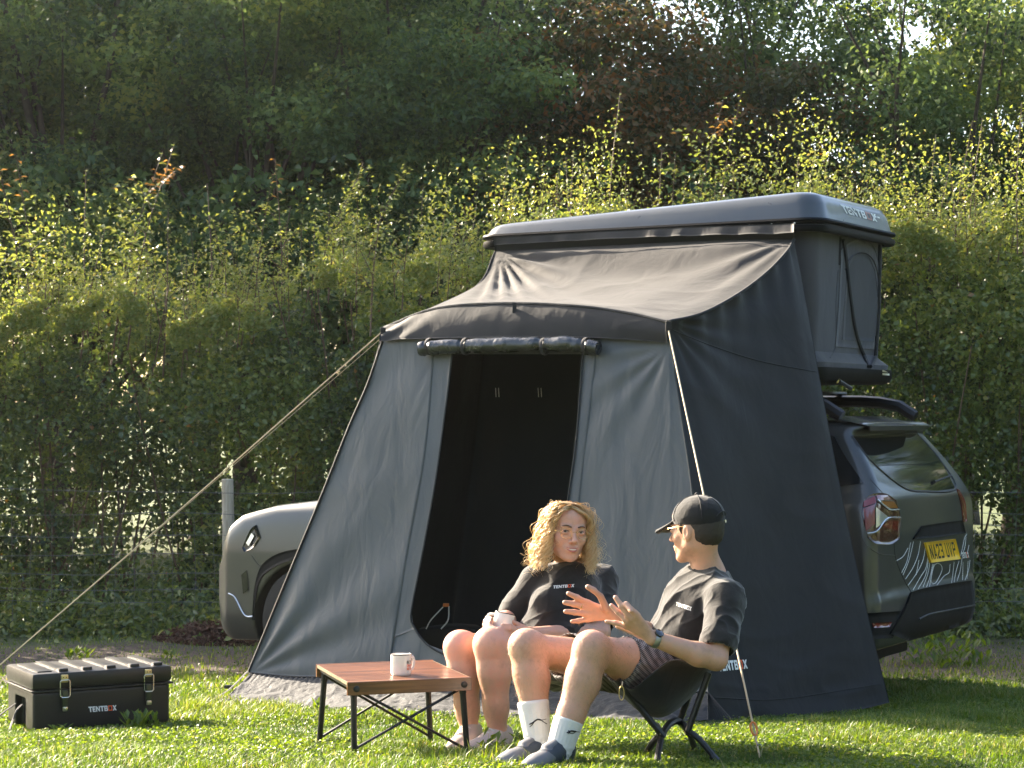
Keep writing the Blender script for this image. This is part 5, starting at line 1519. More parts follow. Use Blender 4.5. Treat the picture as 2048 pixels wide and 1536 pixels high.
M['lips'] = simple('lips', (.42, .13, .11), .4, var=.05)
M['teeth'] = simple('teeth', (.75, .7, .6), .3, var=.03)
M['eye_white'] = simple('eye_white', (.4, .36, .32), .2, var=.02)
M['iris'] = simple('iris', (.05, .04, .025), .15)
M['brow'] = simple('brow', (.07, .04, .022), .8)
M['tee'] = fabric_mat('tee', (.012, .0112, .0105), .85, .22, 16, .35, .2, stretch=(1, 1, 1))
M['cap_cloth'] = fabric_mat('cap_cloth', (.008, .008, .008), .85, .15, 20, .25, .25, stretch=(1, 1, 1))
M['dark_hair'] = simple('dark_hair', (.016, .011, .008), .6, bump=(200, .8, .003))
M['gold'] = simple('gold', (.75, .5, .2), .25, 1.0)
M['watch_metal'] = simple('watch_metal', (.3, .3, .31), .35, .8)
M['watch_face'] = simple('watch_face', (.012, .012, .014), .1, coat=1.0)
M['chair_cloth'] = fabric_mat('chair_cloth', (.006, .0063, .0066), .8, .3, 10, .15, .25)
def sock_mat():
    t = NT('sock_knit'); b = t.b; v = t.coord()
    b.inputs['Base Color'].default_value = (.62, .6, .57, 1); b.inputs['Roughness'].default_value = .95; b.inputs['Sheen Weight'].default_value = .3
    t.l(t.bump(t.noise(v, 260, 3), .4, .002), b.inputs['Normal']); return t.m
M['sock'] = sock_mat()
def plaid():
    t = NT('plaid'); b = t.b; v = t.coord(rot=(0, .5, .25))
    w1 = t.n('ShaderNodeTexWave', wave_type='BANDS', bands_direction='Z'); w1.inputs['Scale'].default_value = 50; w1.inputs['Distortion'].default_value = .6
    w2 = t.n('ShaderNodeTexWave', wave_type='BANDS', bands_direction='X'); w2.inputs['Scale'].default_value = 20; w2.inputs['Distortion'].default_value = .4
    t.l(v, w1.inputs[0]); t.l(v, w2.inputs[0])
    a = t.n('ShaderNodeMath', operation='MULTIPLY_ADD'); a.inputs[1].default_value = .55; t.l(w1.outputs['Fac'], a.inputs[0])
    c = t.n('ShaderNodeMath', operation='MULTIPLY'); c.inputs[1].default_value = .4; t.l(w2.outputs['Fac'], c.inputs[0]); t.l(c.outputs[0], a.inputs[2])
    t.l(t.ramp(a.outputs[0], [(.25, (.022, .021, .021)), (.5, (.12, .11, .105)), (.7, (.24, .22, .21))]), b.inputs['Base Color'])
    b.inputs['Roughness'].default_value = .9; t.l(t.bump(t.noise(v, 30, 3), .3, .01), b.inputs['Normal']); return t.m
M['plaid'] = plaid()
M['suede'] = simple('suede', (.5, .41, .36), .9, bump=(120, .3, .002))
M['trainer_dark'] = simple('trainer_dark', (.03, .04, .055), .6, bump=(160, .3, .002))
M['trainer_grey'] = simple('trainer_grey', (.13, .13, .14), .7)
M['rubber_white'] = simple('rubber_white', (.6, .58, .55), .6)

def frame(fwd, up=(0, 0, 1)):
    y = Vector(fwd).normalized(); x = y.cross(Vector(up)).normalized(); z = x.cross(y)
    return Matrix((x, y, z)).transposed()
def field_obj(name, F, mat, parent, smooth=1, disp=None):
    V, Fq = F.mesh(name, smooth)
    if disp is not None: V = V + vnormals(V, Fq) * disp(V)[:, None]
    o = link(name, np_mesh(name, V, Fq), parent, mat, True, True); return o
def add_head(F, c, R, s=1.0, fem=False):
    R = np.array(R); c = np.array(c)
    wx_ = 1.08 if fem else 1.0
    p = lambda x, y, z: c + R @ (np.array([x * wx_, y, z]) * s)
    E = lambda q, r, k=.02, op='add', RR=None: F.ell(p(*q), np.array(r) * s * np.array([wx_, 1, 1]), R if RR is None else RR, k * s, op)
    C = lambda a, ra, b, rb, k=.02, op='add', flat=None: F.cone(p(*a), ra * s, p(*b), rb * s, k * s, op, flat)
    E((0, -.012, .04), (.073, .092, .079)); E((0, -.03, 0), (.064, .066, .07), .03)
    E((0, .022, -.015), (.06, .068, .08), .03); E((0, .042, .06), (.058, .044, .046), .02)
    for sx in (-1, 1):
        C((sx * .048, .0, -.045), .02, (sx * (.012 if not fem else .017), .068 if not fem else .062, -.09 if not fem else -.084), .0165 if not fem else .018, .028)
        E((sx * .036, .056, -.018), (.023, .022, .025), .02)
        E((sx * .031, .096, .012), (.017, .013, .0115), .01, 'sub')
        E((sx * .076, -.008, -.002), (.007, .018, .03), .008)
        E((sx * .084, -.004, .002), (.005, .009, .017), .003, 'sub')
        C((sx * .014, .087, .029), .0075, (sx * .042, .076, .031), .007, .012)
        # lids
        E((sx * .031, .079, .0105), (.0165, .0125, .0125), .003)
        E((sx * .031, .0905, .0125), (.0125, .008, .0034), .002, 'sub')
    E((0, .076, -.093), (.02, .015, .015), .015)
    C((0, .085, .02), .007, (0, .109, -.018), .0095, .012)
    E((0, .112, -.022), (.0115, .0105, .0095), .006)
    for sx in (-1, 1): E((sx * .0125, .1, -.026), (.007, .009, .006), .006)
    E((0, .079, -.055), (.028, .018, .022), .016)
    E((0, .0955, -.0495), (.019, .006, .004), .004); E((0, .0945, -.0615), (.0165, .0065, .005), .004)
    E((0, .103, -.0555), (.019, .009, .0028 if fem else .0015), .002, 'sub')
    return p
def tube_of(name, pts, r, mat, parent, n=24, seg=6, flat=None, smooth=True):
    m = MB(); q = [Vector(a) for a in (smooth_curve(pts, n) if smooth else pts)]
    rr_ = r if not hasattr(r, '__len__') else list(np.interp(np.linspace(0, 1, len(q)), np.linspace(0, 1, len(r)), r))
    m.tube(q, rr_, seg, flat=flat); return m.build(name, mat, parent)
def face_bits(p, R, s, par, fem, brow_r):
    R = np.array(R)
    for sx in (-1, 1):
        e = MB(); bmesh.ops.create_uvsphere(e.bm, u_segments=20, v_segments=14, radius=.0118 * s, matrix=Matrix.Translation(Vector(p(sx * .031, .0775, .0115)))); eo = e.build('eye', M['eye_white'], par)
        e = MB(); bmesh.ops.create_uvsphere(e.bm, u_segments=16, v_segments=10, radius=.0066 * s, matrix=Matrix.Translation(Vector(p(sx * .031 + .0015, .0835, .0125)))); e.build('iris', M['iris'], eo)
        tube_of('eyelash', [p(sx * .018, .0885, .0135), p(sx * .031, .0925, .0178), p(sx * .044, .083, .0135)], .0011 * s, M['brow'], par, 10, 4)
        tube_of('eyebrow', [p(sx * .013, .0975, .0315), p(sx * .03, .0935, .037), p(sx * .047, .077, .031)], [brow_r * s, brow_r * s, brow_r * .4 * s], M['brow'], par, 10, 6, .7)

# ---------- the man ----------
man = empty('person', P(1320, 1500, 7.7)); tag(man, 'seated man in black cap, black t-shirt and checked shorts gesturing with both hands', 'person')
mk = dict(
    pelvis=P(1318, 1352, 7.92), chest=P(1392, 1215, 7.8), neck=P(1417, 1150, 7.79), head=P(1393, 1063, 7.76),
    shL=P(1453, 1196, 7.62), shR=P(1385, 1172, 7.98), elL=P(1432, 1318, 7.47), wrL=P(1306, 1277, 7.38),
    elR=P(1340, 1285, 7.98), wrR=P(1228, 1230, 7.74),
    hipL=P(1325, 1345, 7.80), knL=P(1182, 1297, 7.5), anL=P(1119, 1500, 7.43), hipR=P(1282, 1345, 8.03), knR=P(1052, 1293, 7.68), anR=P(1077, 1492, 7.62))
mF = np.array(Vector((-.78, .62, -.10))); Rm = frame(mF)
lo = np.array(P(985, 1560, 7.2)); 
def bounds(pts, pad): a = np.array([list(q) for q in pts]); return a.min(0) - pad, a.max(0) + pad
LHm = dict(D=7.38)
h_w = P(1306, 1277, 7.38)
left_fingers = [  # base, mid, tip
    [P(1270, 1226, 7.34), P(1252, 1209, 7.34), P(1262, 1222, 7.31)],
    [P(1256, 1231, 7.345), P(1243, 1212, 7.35), P(1231, 1195, 7.36)],
    [P(1250, 1239, 7.36), P(1236, 1224, 7.37), P(1223, 1211, 7.38)],
    [P(1247, 1249, 7.38), P(1231, 1246, 7.39), P(1213, 1243, 7.4)]]
left_thumb = [P(1288, 1268, 7.40), P(1262, 1262, 7.44), P(1236, 1252, 7.46)]
right_fingers = [
    [P(1171, 1204, 7.7), P(1154, 1195, 7.69), P(1137, 1187, 7.68)],
    [P(1168, 1214, 7.7), P(1148, 1208, 7.69), P(1129.5, 1205, 7.68)],
    [P(1168, 1227, 7.7), P(1149, 1224.5, 7.69), P(1131, 1223, 7.68)],
    [P(1171, 1239, 7.71), P(1157, 1242, 7.7), P(1144, 1243, 7.69)]]
right_thumb = [P(1212, 1216, 7.7), P(1201, 1193, 7.67), P(1188, 1181, 7.655), P(1176, 1174, 7.65)]
allp = list(mk.values()) + sum(left_fingers, []) + sum(right_fingers, [])
lo, hi = bounds(allp, .1); hi[2] += .06
F = Field(lo, hi, .0034)
p = add_head(F, mk['head'], Rm, 1.05)
F.cone(p(0, -.02, -.05), .052, mk['neck'], .058, .03)
F.cone(mk['neck'], .06, mk['chest'], .1, .04)
F.cone(mk['chest'], .1, mk['pelvis'], .1, .05)
F.cone(mk['neck'] + Vector((0, 0, -.03)), .05, mk['shL'], .05, .04); F.cone(mk['neck'] + Vector((0, 0, -.03)), .05, mk['shR'], .05, .04)
for sh, el, wr in (('shL', 'elL', 'wrL'), ('shR', 'elR', 'wrR')):
    F.cone(mk[sh], .052, mk[el], .042, .03)
    m1 = mk[el].lerp(mk[wr], .28)
    F.cone(mk[el], .04, m1 + Vector((0, 0, -.004)), .0435, .02); F.cone(m1 + Vector((0, 0, -.004)), .0435, mk[wr], .0275, .02)
def hand(F, wrist, fingers, thumb, rf, nrm, thick=.011):
    nrm = np.array(nrm, float)
    for i, (b, m_, t_) in enumerate(fingers):
        k = [1.0, 1.03, .98, .86][i] * rf
        F.cone(Vector(wrist).lerp(b, .12), thick * 1.5, b, k * 1.12, .010, flat=(nrm, .85))
        F.cone(b, k * 1.05, m_, k, .004); F.cone(m_, k, t_, k * .84, .003)
        F.ell(m_, [k * 1.06] * 3, None, .004)
    for b, b2 in zip(fingers, fingers[1:]):
        F.cone(Vector(b[0]).lerp(Vector(wrist), .1), thick, Vector(b2[0]).lerp(Vector(wrist), .1), thick, .008, flat=(nrm, .85))
    F.cone(Vector(wrist).lerp(thumb[0], .35), thick * 1.7, thumb[0], rf * 1.35, .014)
    F.cone(thumb[0], rf * 1.35, thumb[1], rf * 1.15, .008)
    for a, b in zip(thumb[1:], thumb[2:]): F.cone(a, rf * 1.1, b, rf * .98, .004)
hand(F, mk['wrL'], left_fingers, left_thumb, .0108, (-.1, -.95, .2), .0125)
hand(F, mk['wrR'], right_fingers, right_thumb, .0112, (0, -1, .05), .0115)
def legs(F, hip, kn, an, th=.088, kr=.053, cf=.062, ar=.038):
    hip, kn, an = [Vector(a) for a in (hip, kn, an)]
    d = (an - kn).normalized(); back = Vector((-(an - kn).normalized().cross((hip - kn).normalized()).cross(d))).normalized()
    if back.dot(hip - kn) < 0: back = -back
    mt = kn.lerp(hip, .5)
    F.cone(kn, kr, mt, th * .93, .03); F.cone(mt, th * .93, hip, th * 1.08, .03)
    F.ell(kn - back * .006 + Vector((0, 0, .002)), [kr * 1.0] * 3, None, .04)
    c1 = kn.lerp(an, .34) + back * .016; c0 = kn.lerp(an, .25) - back * .004
    F.cone(kn - back * .002, kr * .97, c0, cf * .85, .04); F.cone(kn + back * .014, kr * .95, c1, cf * .95, .04)
    F.cone(c1, cf * .95, kn.lerp(an, .68) + back * .006, cf * .74, .03)
    F.cone(c0, cf * .84, kn.lerp(an, .72), cf * .66, .03); F.cone(kn.lerp(an, .66), cf * .72, an, ar, .03)
legs(F, mk['hipL'], mk['knL'], mk['anL']); legs(F, mk['hipR'], mk['knR'], mk['anR'])
body_m = field_obj('body', F, M['skin_man'], man, 2)
bm_bvh = bvh_of(body_m)
face_bits(p, Rm, 1.05, man, False, .003)
# leg and arm hair that catches the light
def fuzz(bvh_obj, region, n, L, seed, down):
    r = np.random.default_rng(seed); me = bvh_obj.data
    V = np.array([list(v.co) for v in me.vertices]); N = np.array([list(v.normal) for v in me.vertices])
    Mw = np.array(parent_matrix(bvh_obj)); V = V @ Mw[:3, :3].T + Mw[:3, 3]
    idx = np.where(region(V))[0]; idx = r.choice(idx, n)
    b = V[idx]; nn = N[idx]
    d = nn * .7 + np.array(down) * .55 + r.normal(size=(n, 3)) * .35; d /= np.linalg.norm(d, axis=1, keepdims=True)
    s = np.cross(d, r.normal(size=(n, 3))); s /= np.linalg.norm(s, axis=1, keepdims=True)
    l = (L * r.uniform(.5, 1.2, n))[:, None]
    W = .00035
    Vv = np.stack([b - s * W, b + s * W, b + d * l + np.array(down) * l * .3], 1).reshape(-1, 3)
    return Vv, np.arange(n * 3).reshape(-1, 3)
M['body_hair'] = simple('body_hair', (.3, .19, .09), .5)
kz = float(P(1100, 1440, 7.5).z)
xk = float(P(1262, 1300, 7.6).x)
Vv, Ff = fuzz(body_m, lambda V: (V[:, 2] < mk['knL'].z + .08) & (V[:, 2] > kz) & (V[:, 0] < xk), 9000, .013, 5, (0, 0, -1))
link('body_hair', np_mesh('body_hair', Vv, Ff), man, M['body_hair'], False, True)['kind'] = 'stuff'
# t-shirt
def torso_cloth(F, neck, chest, pelvis, shL, shR, wd, dp, k=.05):
    side = (shL - shR).normalized(); up = (neck - pelvis).normalized(); fw = up.cross(side).normalized(); side = fw.cross(up)
    R = Matrix((side, fw, up)).transposed()
    ctr = (shL + shR) / 2
    F.ell(chest, (wd, dp, .19), R, k); F.ell(chest.lerp(pelvis, .5), (wd * .95, dp * .98, .17), R, k); F.ell(pelvis, (wd * .98, dp * 1.02, .14), R, k)
    F.cone(ctr.lerp(chest, .25), .1, chest, .12, k)
    return R, fw
F = Field(*bounds([mk[a] for a in ('pelvis', 'chest', 'neck', 'shL', 'shR', 'elL', 'elR')], .17), .0042)
R_, fw_ = torso_cloth(F, mk['neck'], mk['chest'], mk['pelvis'], mk['shL'], mk['shR'], .175, .118)
nk = mk['neck'] + Vector((0, 0, -.022))
for sh in ('shL', 'shR'):
    F.cone(nk.lerp(mk[sh], .25), .062, mk[sh], .068, .04)
for sh, el, t_ in (('shL', 'elL', .70), ('shR', 'elR', .62)):
    e = mk[sh].lerp(mk[el], t_); F.cone(mk[sh], .07, e, .073, .03)
    d = (mk[el] - mk[sh]).normalized(); F.plane_cut if False else None
    F.cone(e - d * .02, .054, e + d * .1, .062, .004, 'sub')
F.plane_cut if False else None
up_ = (mk['neck'] - mk['pelvis']).normalized()
F.cone(mk['neck'] - up_ * .0, .058, mk['neck'] + up_ * .2, .066, .004, 'sub')
def wrinkles(a, sc_, seed, fine=.4):
    def f(V):
        q = V * np.array(sc_) + seed
        return a * (ridge(q, 2) - .38) + a * fine * fbm(V * 30 + seed, 2)
    return f
def man_wr(V):
    # folds running down from the near shoulder to the belly
    ax = np.array(list((mk['pelvis'] - mk['shL']).normalized())); d = V - np.array(list(mk['shL'])); al = (d @ ax)[:, None] * ax
    q = (d - al) * 13 + al * 3.2
    return .0135 * (ridge(q + 3, 2) - .4) + .0015 * fbm(V * 26, 2)
tee_m = field_obj('t_shirt', F, M['tee'], man, 2, man_wr)
teeb = bvh_of(tee_m)
tube_of('collar', [p(0, -.02, -.05) * 0 + np.array(list(mk['neck'] + up_ * .006 + (R_ @ Vector((math.cos(a) * .06, math.sin(a) * .06, 0))))) for a in np.linspace(0, 2 * PI, 13)], .006, M['tee'], tee_m, 40)
logo_on(teeb, ((1353, 1204), (1384, 1214), (1382, 1222), (1351, 1211)), tee_m, M['white_print'], M['white_print'], .003)
# shorts
F = Field(*bounds([mk[a] for a in ('hipL', 'hipR', 'knL', 'knR', 'pelvis')], .13), .0045)
F.ell(mk['pelvis'], (.15, .15, .12), None, .04)
for hp, kn, t_ in (('hipL', 'knL', .50), ('hipR', 'knR', .62)):
    e = mk[hp].lerp(mk[kn], t_); F.cone(mk[hp], .105, e + Vector((0, 0, -.006)), .098, .04)
    d = (mk[kn] - mk[hp]).normalized(); F.cone(e - d * .03, .084, e + d * .12, .09, .004, 'sub')
field_obj('shorts', F, M['plaid'], man, 2, wrinkles(.009, (12, 12, 22), 4))
# socks and shoes
def sock(name_parent, an, kn, z_top, r1, r2, mat, ribs=True, foot=None, r0=.041):
    an = Vector(an); kn = Vector(kn); d = (kn - an).normalized(); m = MB(); n = 30; L = z_top
    side = d.cross(Vector((0, 1, 0))).normalized(); fw = side.cross(d); rings = []; seg = 72
    for i in range(n):
        t = i / (n - 1); c = an + d * (L * t - .03 * (1 - t)); r = np.interp(t, [0, .35, 1], [r0 * 1.08, r1, r2])
        if i == n - 1: r *= .93
        ring = []
        for k in range(seg):
            a = 2 * PI * k / seg; rr_ = r * (1 + (.018 * math.cos(a * 22) if (ribs and .3 < t < .82) else 0)) + .0012 * math.sin(t * 40 + a * 2) * (t < .4)
            ring.append(m.bm.verts.new(c + side * math.cos(a) * rr_ + fw * math.sin(a) * rr_))
        rings.append(ring)
    for a, b in zip(rings, rings[1:]):
        for k in range(seg): m.bm.faces.new((a[k], a[(k + 1) % seg], b[(k + 1) % seg], b[k]))
    return m.build('sock', mat, name_parent, auto=False)
s1 = sock(man, mk['anL'], mk['knL'], .118, .05, .0575, M['sock']); s2 = sock(man, mk['anR'], mk['knR'], .172, .05, .062, M['sock'])
def shoe(par, ankle, toe_dir, mat, mat2, L=.27, low=False, sole=M['rubber_white']):
    a = Vector(ankle); d = Vector((toe_dir[0], toe_dir[1], 0)).normalized(); sd = Vector((-d.y, d.x, 0))
    z0 = float(gz(a.x, a.y)) + .004
    q = lambda f, s_, z: Vector((a.x, a.y, z0)) + d * f + sd * s_ + Vector((0, 0, z))
    lo_, hi_ = bounds([q(-.09, -.06, -.02), q(.23, .06, .14), q(-.09, .06, .14), q(.23, -.06, -.02)], .03)
    F = Field(lo_, hi_, .0032); R = Matrix((d, sd, Vector((0, 0, 1)))).transposed()
    F.cone(q(-.04, 0, .05), .038, q(.05, 0, .045), .04, .02, flat=(sd, 1.0)); F.cone(q(-.045, 0, .075), .031, q(.0, 0, .085), .036, .02)
    F.cone(q(.03, 0, .06), .036, q(.15, .005, .032), .033, .02, flat=(sd, 1.15)); F.cone(q(.15, .005, .03), .032, q(.185, 0, .027), .027, .02, flat=(sd, 1.3))
    F.plane_cut(q(0, 0, .012), (0, 0, -1)); F.cone(q(-.02, 0, .11), .03, q(.015, 0, .14), .035, .006, 'sub')
    so = field_obj('shoe', F, mat, par, 3, wrinkles(.001, (30, 30, 30), 1))
    if mat is M['trainer_dark']:
        F = Field(lo_, hi_, .003); F.cone(q(.08, .003, .047), .0345, q(.15, .005, .034), .0335, .02, flat=(sd, 1.15)); F.cone(q(.15, .005, .032), .0325, q(.187, 0, .029), .027, .02, flat=(sd, 1.3)); F.cone(q(.015, 0, .1), .012, q(.08, 0, .082), .014, .01, flat=(sd, 1.7)); F.plane_cut(q(0, 0, .014), (0, 0, -1)); field_obj('toe_box', F, M['trainer_grey'], so, 3)
    F = Field(lo_, hi_, .0035); F.cone(q(-.045, 0, .01), .043, q(.05, 0, .01), .043, .02, flat=(Vector((0, 0, 1)), .35)); F.cone(q(.05, 0, .01), .042, q(.165, .004, .012), .047, .02, flat=(Vector((0, 0, 1)), .35))
    field_obj('sole', F, sole, so, 1)
    for k in range(5):
        f = .05 + k * .02; z = .098 - k * .011
        tube_of('lace', [q(f, -.022, z - .008), q(f + .004, 0, z + .002), q(f, .022, z - .008)], .0034, mat2, so, 8, 5)
    return so
shoe(man, mk['anL'] + Vector((0, 0, 0)), (-.6, -.8), M['trainer_dark'], M['trainer_grey']); shoe(man, mk['anR'], (-.72, -.7), M['trainer_dark'], M['trainer_grey'])
# leaping mark on the socks
for so_, pts_ in ((s1, [(1131, 1462), (1137, 1457), (1141, 1463)]), (s2, None)):
    sbv = bvh_of(so_)
    base = [(1058, 1449), (1066, 1445), (1075, 1439), (1083, 1440), (1093, 1438)] if so_ is s2 else [(1133, 1466), (1142, 1462), (1150, 1463), (1158, 1464), (1161, 1465)]
    surf_tube('sock_mark', base, [.0012] + [.0028] * 10 + [.001] * 5, M['plate_black'], sbv, so_, 16, .002, 4)
    b2 = [(1059, 1454), (1064, 1450), (1068, 1445)] if so_ is s2 else [(1136, 1461), (1141, 1463), (1136, 1468)]
    surf_tube('sock_mark', b2, .0014, M['plate_black'], sbv, so_, 8, .002, 4)
    b3 = [(1082, 1440), (1089, 1445), (1094, 1448)] if so_ is s2 else [(1139, 1466), (1146, 1467), (1150, 1465)]
    surf_tube('sock_mark', b3, .0014, M['plate_black'], sbv, so_, 8, .002, 4)
# hair, cap
F = Field(*bounds([p(-.09, -.13, -.1), p(.09, .1, .13), p(.09, -.13, .13), p(-.09, .1, -.1)], .04), .0028)
F.ell(p(0, -.02, .03), np.array((.0757, .0938, .081)) * 1.05, Rm, .01)
F.ell(p(0, -.042, -.012), np.array((.0655, .061, .055)) * 1.05, Rm, .02)
Rn = np.array(Rm)
F.plane_cut(p(0, .012, 0), Rn @ np.array([0, 1, -.12])); F.plane_cut(p(0, -.03, -.062), Rn @ np.array([0, .35, -1]))
for sx in (-1, 1): F.ell(p(sx * .08, -.002, -.012), np.array((.03, .034, .045)) * 1.05, Rm, .008, 'sub')
hair_m = field_obj('hair', F, M['dark_hair'], man, 1, lambda V: .002 * fbm(V * 90, 2))
for sx in (1, -1):
    tube_of('sideburn', [p(sx * .0735, .016, .03), p(sx * .074, .02, .012), p(sx * .072, .018, -.004)], [.006, .006, .002], M['dark_hair'], hair_m, 8, 6, .5)
[0 for _ in [p(-.05, -.085, -.05), p(-.052, -.088, -.07), p(-.045, -.092, -.084), p(-.04, -.088, -.08)]]
F = Field(*bounds([p(-.12, -.15, 0), p(.12, .22, .18), p(.12, -.15, .18), p(-.12, .22, 0)], .05), .0026)
F.ell(p(0, -.014, .052), np.array((.0835, .104, .082)) * 1.05, Rm, .01)
F.plane_cut(p(0, 0, .028), Rn @ np.array([0, .06, -1]))
[F.cone(p(xx, .07, .044 - abs(xx) * .1), .0058, p(xx * .9, .155 - abs(xx) * .5 + .012, .014 - abs(xx) * .12), .0055, .008, flat=(Rn @ np.array([1, 0, 0]), 3)) for xx in (-.045, -.03, -.015, 0, .015, .03, .045)]
cap_o = field_obj('cap', F, M['cap_cloth'], man, 1, wrinkles(.0022, (22, 22, 22), 6))
m = MB(); bmesh.ops.create_uvsphere(m.bm, u_segments=12, v_segments=8, radius=.008, matrix=Matrix.Translation(Vector(p(0, -.014, .136)))); m.build('cap_button', M['cap_cloth'], cap_o)
m = MB(); q = [p(math.sin(a) * .03, -.121 + .012 * (1 - math.cos(a)), .045 + .022 * math.cos(a)) for a in np.linspace(-1.3, 1.3, 9)]; m.tube([Vector(a) for a in q], .003, 5); m.build('cap_strap', M['black_webbing'], cap_o)
m = MB(); m.box(Vector(p(.03, -.108, .03)), (.008, .008, .012), Rm); m.build('strap_buckle', M['steel'], cap_o)
for a in (-.9, 0, .9, 2.2, PI, 4.1):
    q = [p(math.sin(a) * .085 * math.cos(b), -.014 + math.cos(a) * .1055 * math.cos(b), .052 + .0835 * math.sin(b)) for b in np.linspace(-.1, 1.5, 12)]
    m = MB(); m.tube([Vector(c_) for c_ in q], .0016, 4); m.build('cap_seam', M['cap_cloth'], cap_o)
# glasses arm, ring, watch
gl = tube_of('glasses', [p(-.0755, .0, .022), p(-.076, .04, .022), p(-.066, .082, .018)], .0016, M['gold'], man, 12)
c_ = Vector(left_fingers[0][0])
rb_, rm_ = Vector(right_fingers[1][0]), Vector(right_fingers[1][1])
MB().lathe([(.0118, -.002), (.0128, 0), (.0118, .002)], rb_.lerp(rm_, .3), rm_ - rb_, 20).build('ring', M['gold'], man)
wr, el = Vector(mk['wrL']), Vector(mk['elL']); wd_ = (el - wr).normalized(); wc = wr + wd_ * .008
ro_ = MB().lathe([(.0325, -.011), (.0335, -.008), (.0335, .008), (.0325, .011)], wc, wd_, 36).build('watch', M['watch_metal'], man)
up_w = (Vector((-.15, -.62, .75))); up_w = (up_w - wd_ * up_w.dot(wd_)).normalized()
MB().lathe([(.0175, -.004), (.018, 0), (.0175, .004), (.015, .0055), (0, .0055)], wc + up_w * .0335, up_w, 28).build('watch_face', M['watch_face'], ro_)

# ---------- the woman ----------
PW = lambda a, b_, D: P(a, b_, D * 1.055)

wom = empty('person', PW(1060, 1500, 8.1)); tag(wom, 'seated woman with curly blonde hair and black t-shirt holding a white mug', 'person')
wk = dict(pelvis=PW(1122, 1318, 8.34), belly=PW(1112, 1262, 8.2), chest=PW(1134, 1208, 8.25), neck=PW(1134, 1142, 8.33), head=PW(1132, 1066, 8.2),
    shR=PW(1074, 1163, 8.26), shL=PW(1203, 1161, 8.40), elR=PW(1020, 1238, 8.26), wrR=PW(985, 1252, 8.0), elL=PW(1200, 1266, 8.2), wrL=PW(1062, 1266, 7.98),
    hipR=PW(1085, 1318, 8.3), knR=PW(920, 1294, 8.0), anR=PW(940, 1474, 7.96), hipL=PW(1140, 1322, 8.2), knL=PW(981, 1289, 7.86), anL=PW(996, 1472, 7.86))
Rw = frame((.30, -.95, -.04), (.10, 0, 1))
w_rf = [[PW(1034, 1258, 7.91), PW(1020, 1252, 7.875), PW(1005, 1250, 7.865)], [PW(1035, 1264, 7.91), PW(1020, 1258, 7.87), PW(1004, 1256, 7.86)],
        [PW(1037, 1270, 7.915), PW(1022, 1265, 7.88), PW(1007, 1262, 7.87)], [PW(1040, 1275, 7.92), PW(1026, 1271, 7.89), PW(1012, 1268, 7.88)]]
w_rt = [PW(1046, 1256, 7.95), PW(1034, 1248, 7.93), PW(1024, 1243, 7.92)]
w_lf = [[PW(978, 1240, 7.96), PW(975, 1236, 7.92), PW(984, 1237, 7.885)], [PW(974, 1246, 7.96), PW(971, 1243, 7.92), PW(981, 1244, 7.88)],
        [PW(972, 1252, 7.96), PW(969, 1250, 7.92), PW(979, 1251, 7.88)], [PW(972, 1258, 7.96), PW(969, 1256, 7.93), PW(978, 1258, 7.89)]]
w_lt = [PW(988, 1246, 8.0), PW(990, 1240, 7.98), PW(994, 1234, 7.965)]
lo, hi = bounds(list(wk.values()) + sum(w_lf, []) + sum(w_rf, []), .1); hi[2] += .05
F = Field(lo, hi, .0034)
ws = 1.085
pw_ = add_head(F, wk['head'], Rw, ws, True)
F.cone(pw_(0, -.02, -.05), .047, wk['neck'], .05, .03); F.cone(wk['neck'], .055, wk['chest'], .09, .04); F.cone(wk['chest'], .1, wk['pelvis'], .12, .05)
for sh in ('shL', 'shR'): F.cone(wk['neck'] + Vector((0, 0, -.03)), .045, wk[sh], .05, .04)
for sh, el, wr in (('shL', 'elL', 'wrL'), ('shR', 'elR', 'wrR')):
    F.cone(wk[sh], .053, wk[el], .043, .03); m1 = wk[el].lerp(wk[wr], .28); F.cone(wk[el], .041, m1, .0415, .02); F.cone(m1, .0415, wk[wr], .0255, .02)
hand(F, wk['wrL'], w_rf, w_rt, .0092, (-.1, -.8, .5), .0105)
hand(F, wk['wrR'], w_lf, w_lt, .0092, (-.8, 0, .5), .0105)
legs(F, wk['hipL'], wk['knL'], wk['anL'], .098, .058, .063, .039); legs(F, wk['hipR'], wk['knR'], wk['anR'], .098, .055, .061, .038)
field_obj('body', F, M['skin_woman'], wom, 2)
face_bits(pw_, Rw, ws, wom, True, .0041)
# mouth: lips and teeth
lp = lambda x, y, z: pw_(x, y, z)
tube_of('teeth', [lp(-.019, .09, -.0525), lp(-.01, .0955, -.0552), lp(0, .0972, -.0562), lp(.01, .0955, -.0552), lp(.019, .09, -.0525)], [.0012, .003, .0036, .003, .0012], M['teeth'], wom, 10, 6)
tube_of('lips', [lp(-.028, .083, -.0475), lp(-.013, .0968, -.0505), lp(0, .1, -.0515), lp(.013, .0968, -.0505), lp(.028, .083, -.0475)], [.001, .0022, .0021, .0022, .001], M['lips'], wom, 16, 6)
tube_of('lips', [lp(-.028, .083, -.048), lp(-.0135, .0955, -.0602), lp(0, .0985, -.0632), lp(.0135, .0955, -.0602), lp(.028, .083, -.048)], [.001, .0026, .0032, .0026, .001], M['lips'], wom, 16, 6)
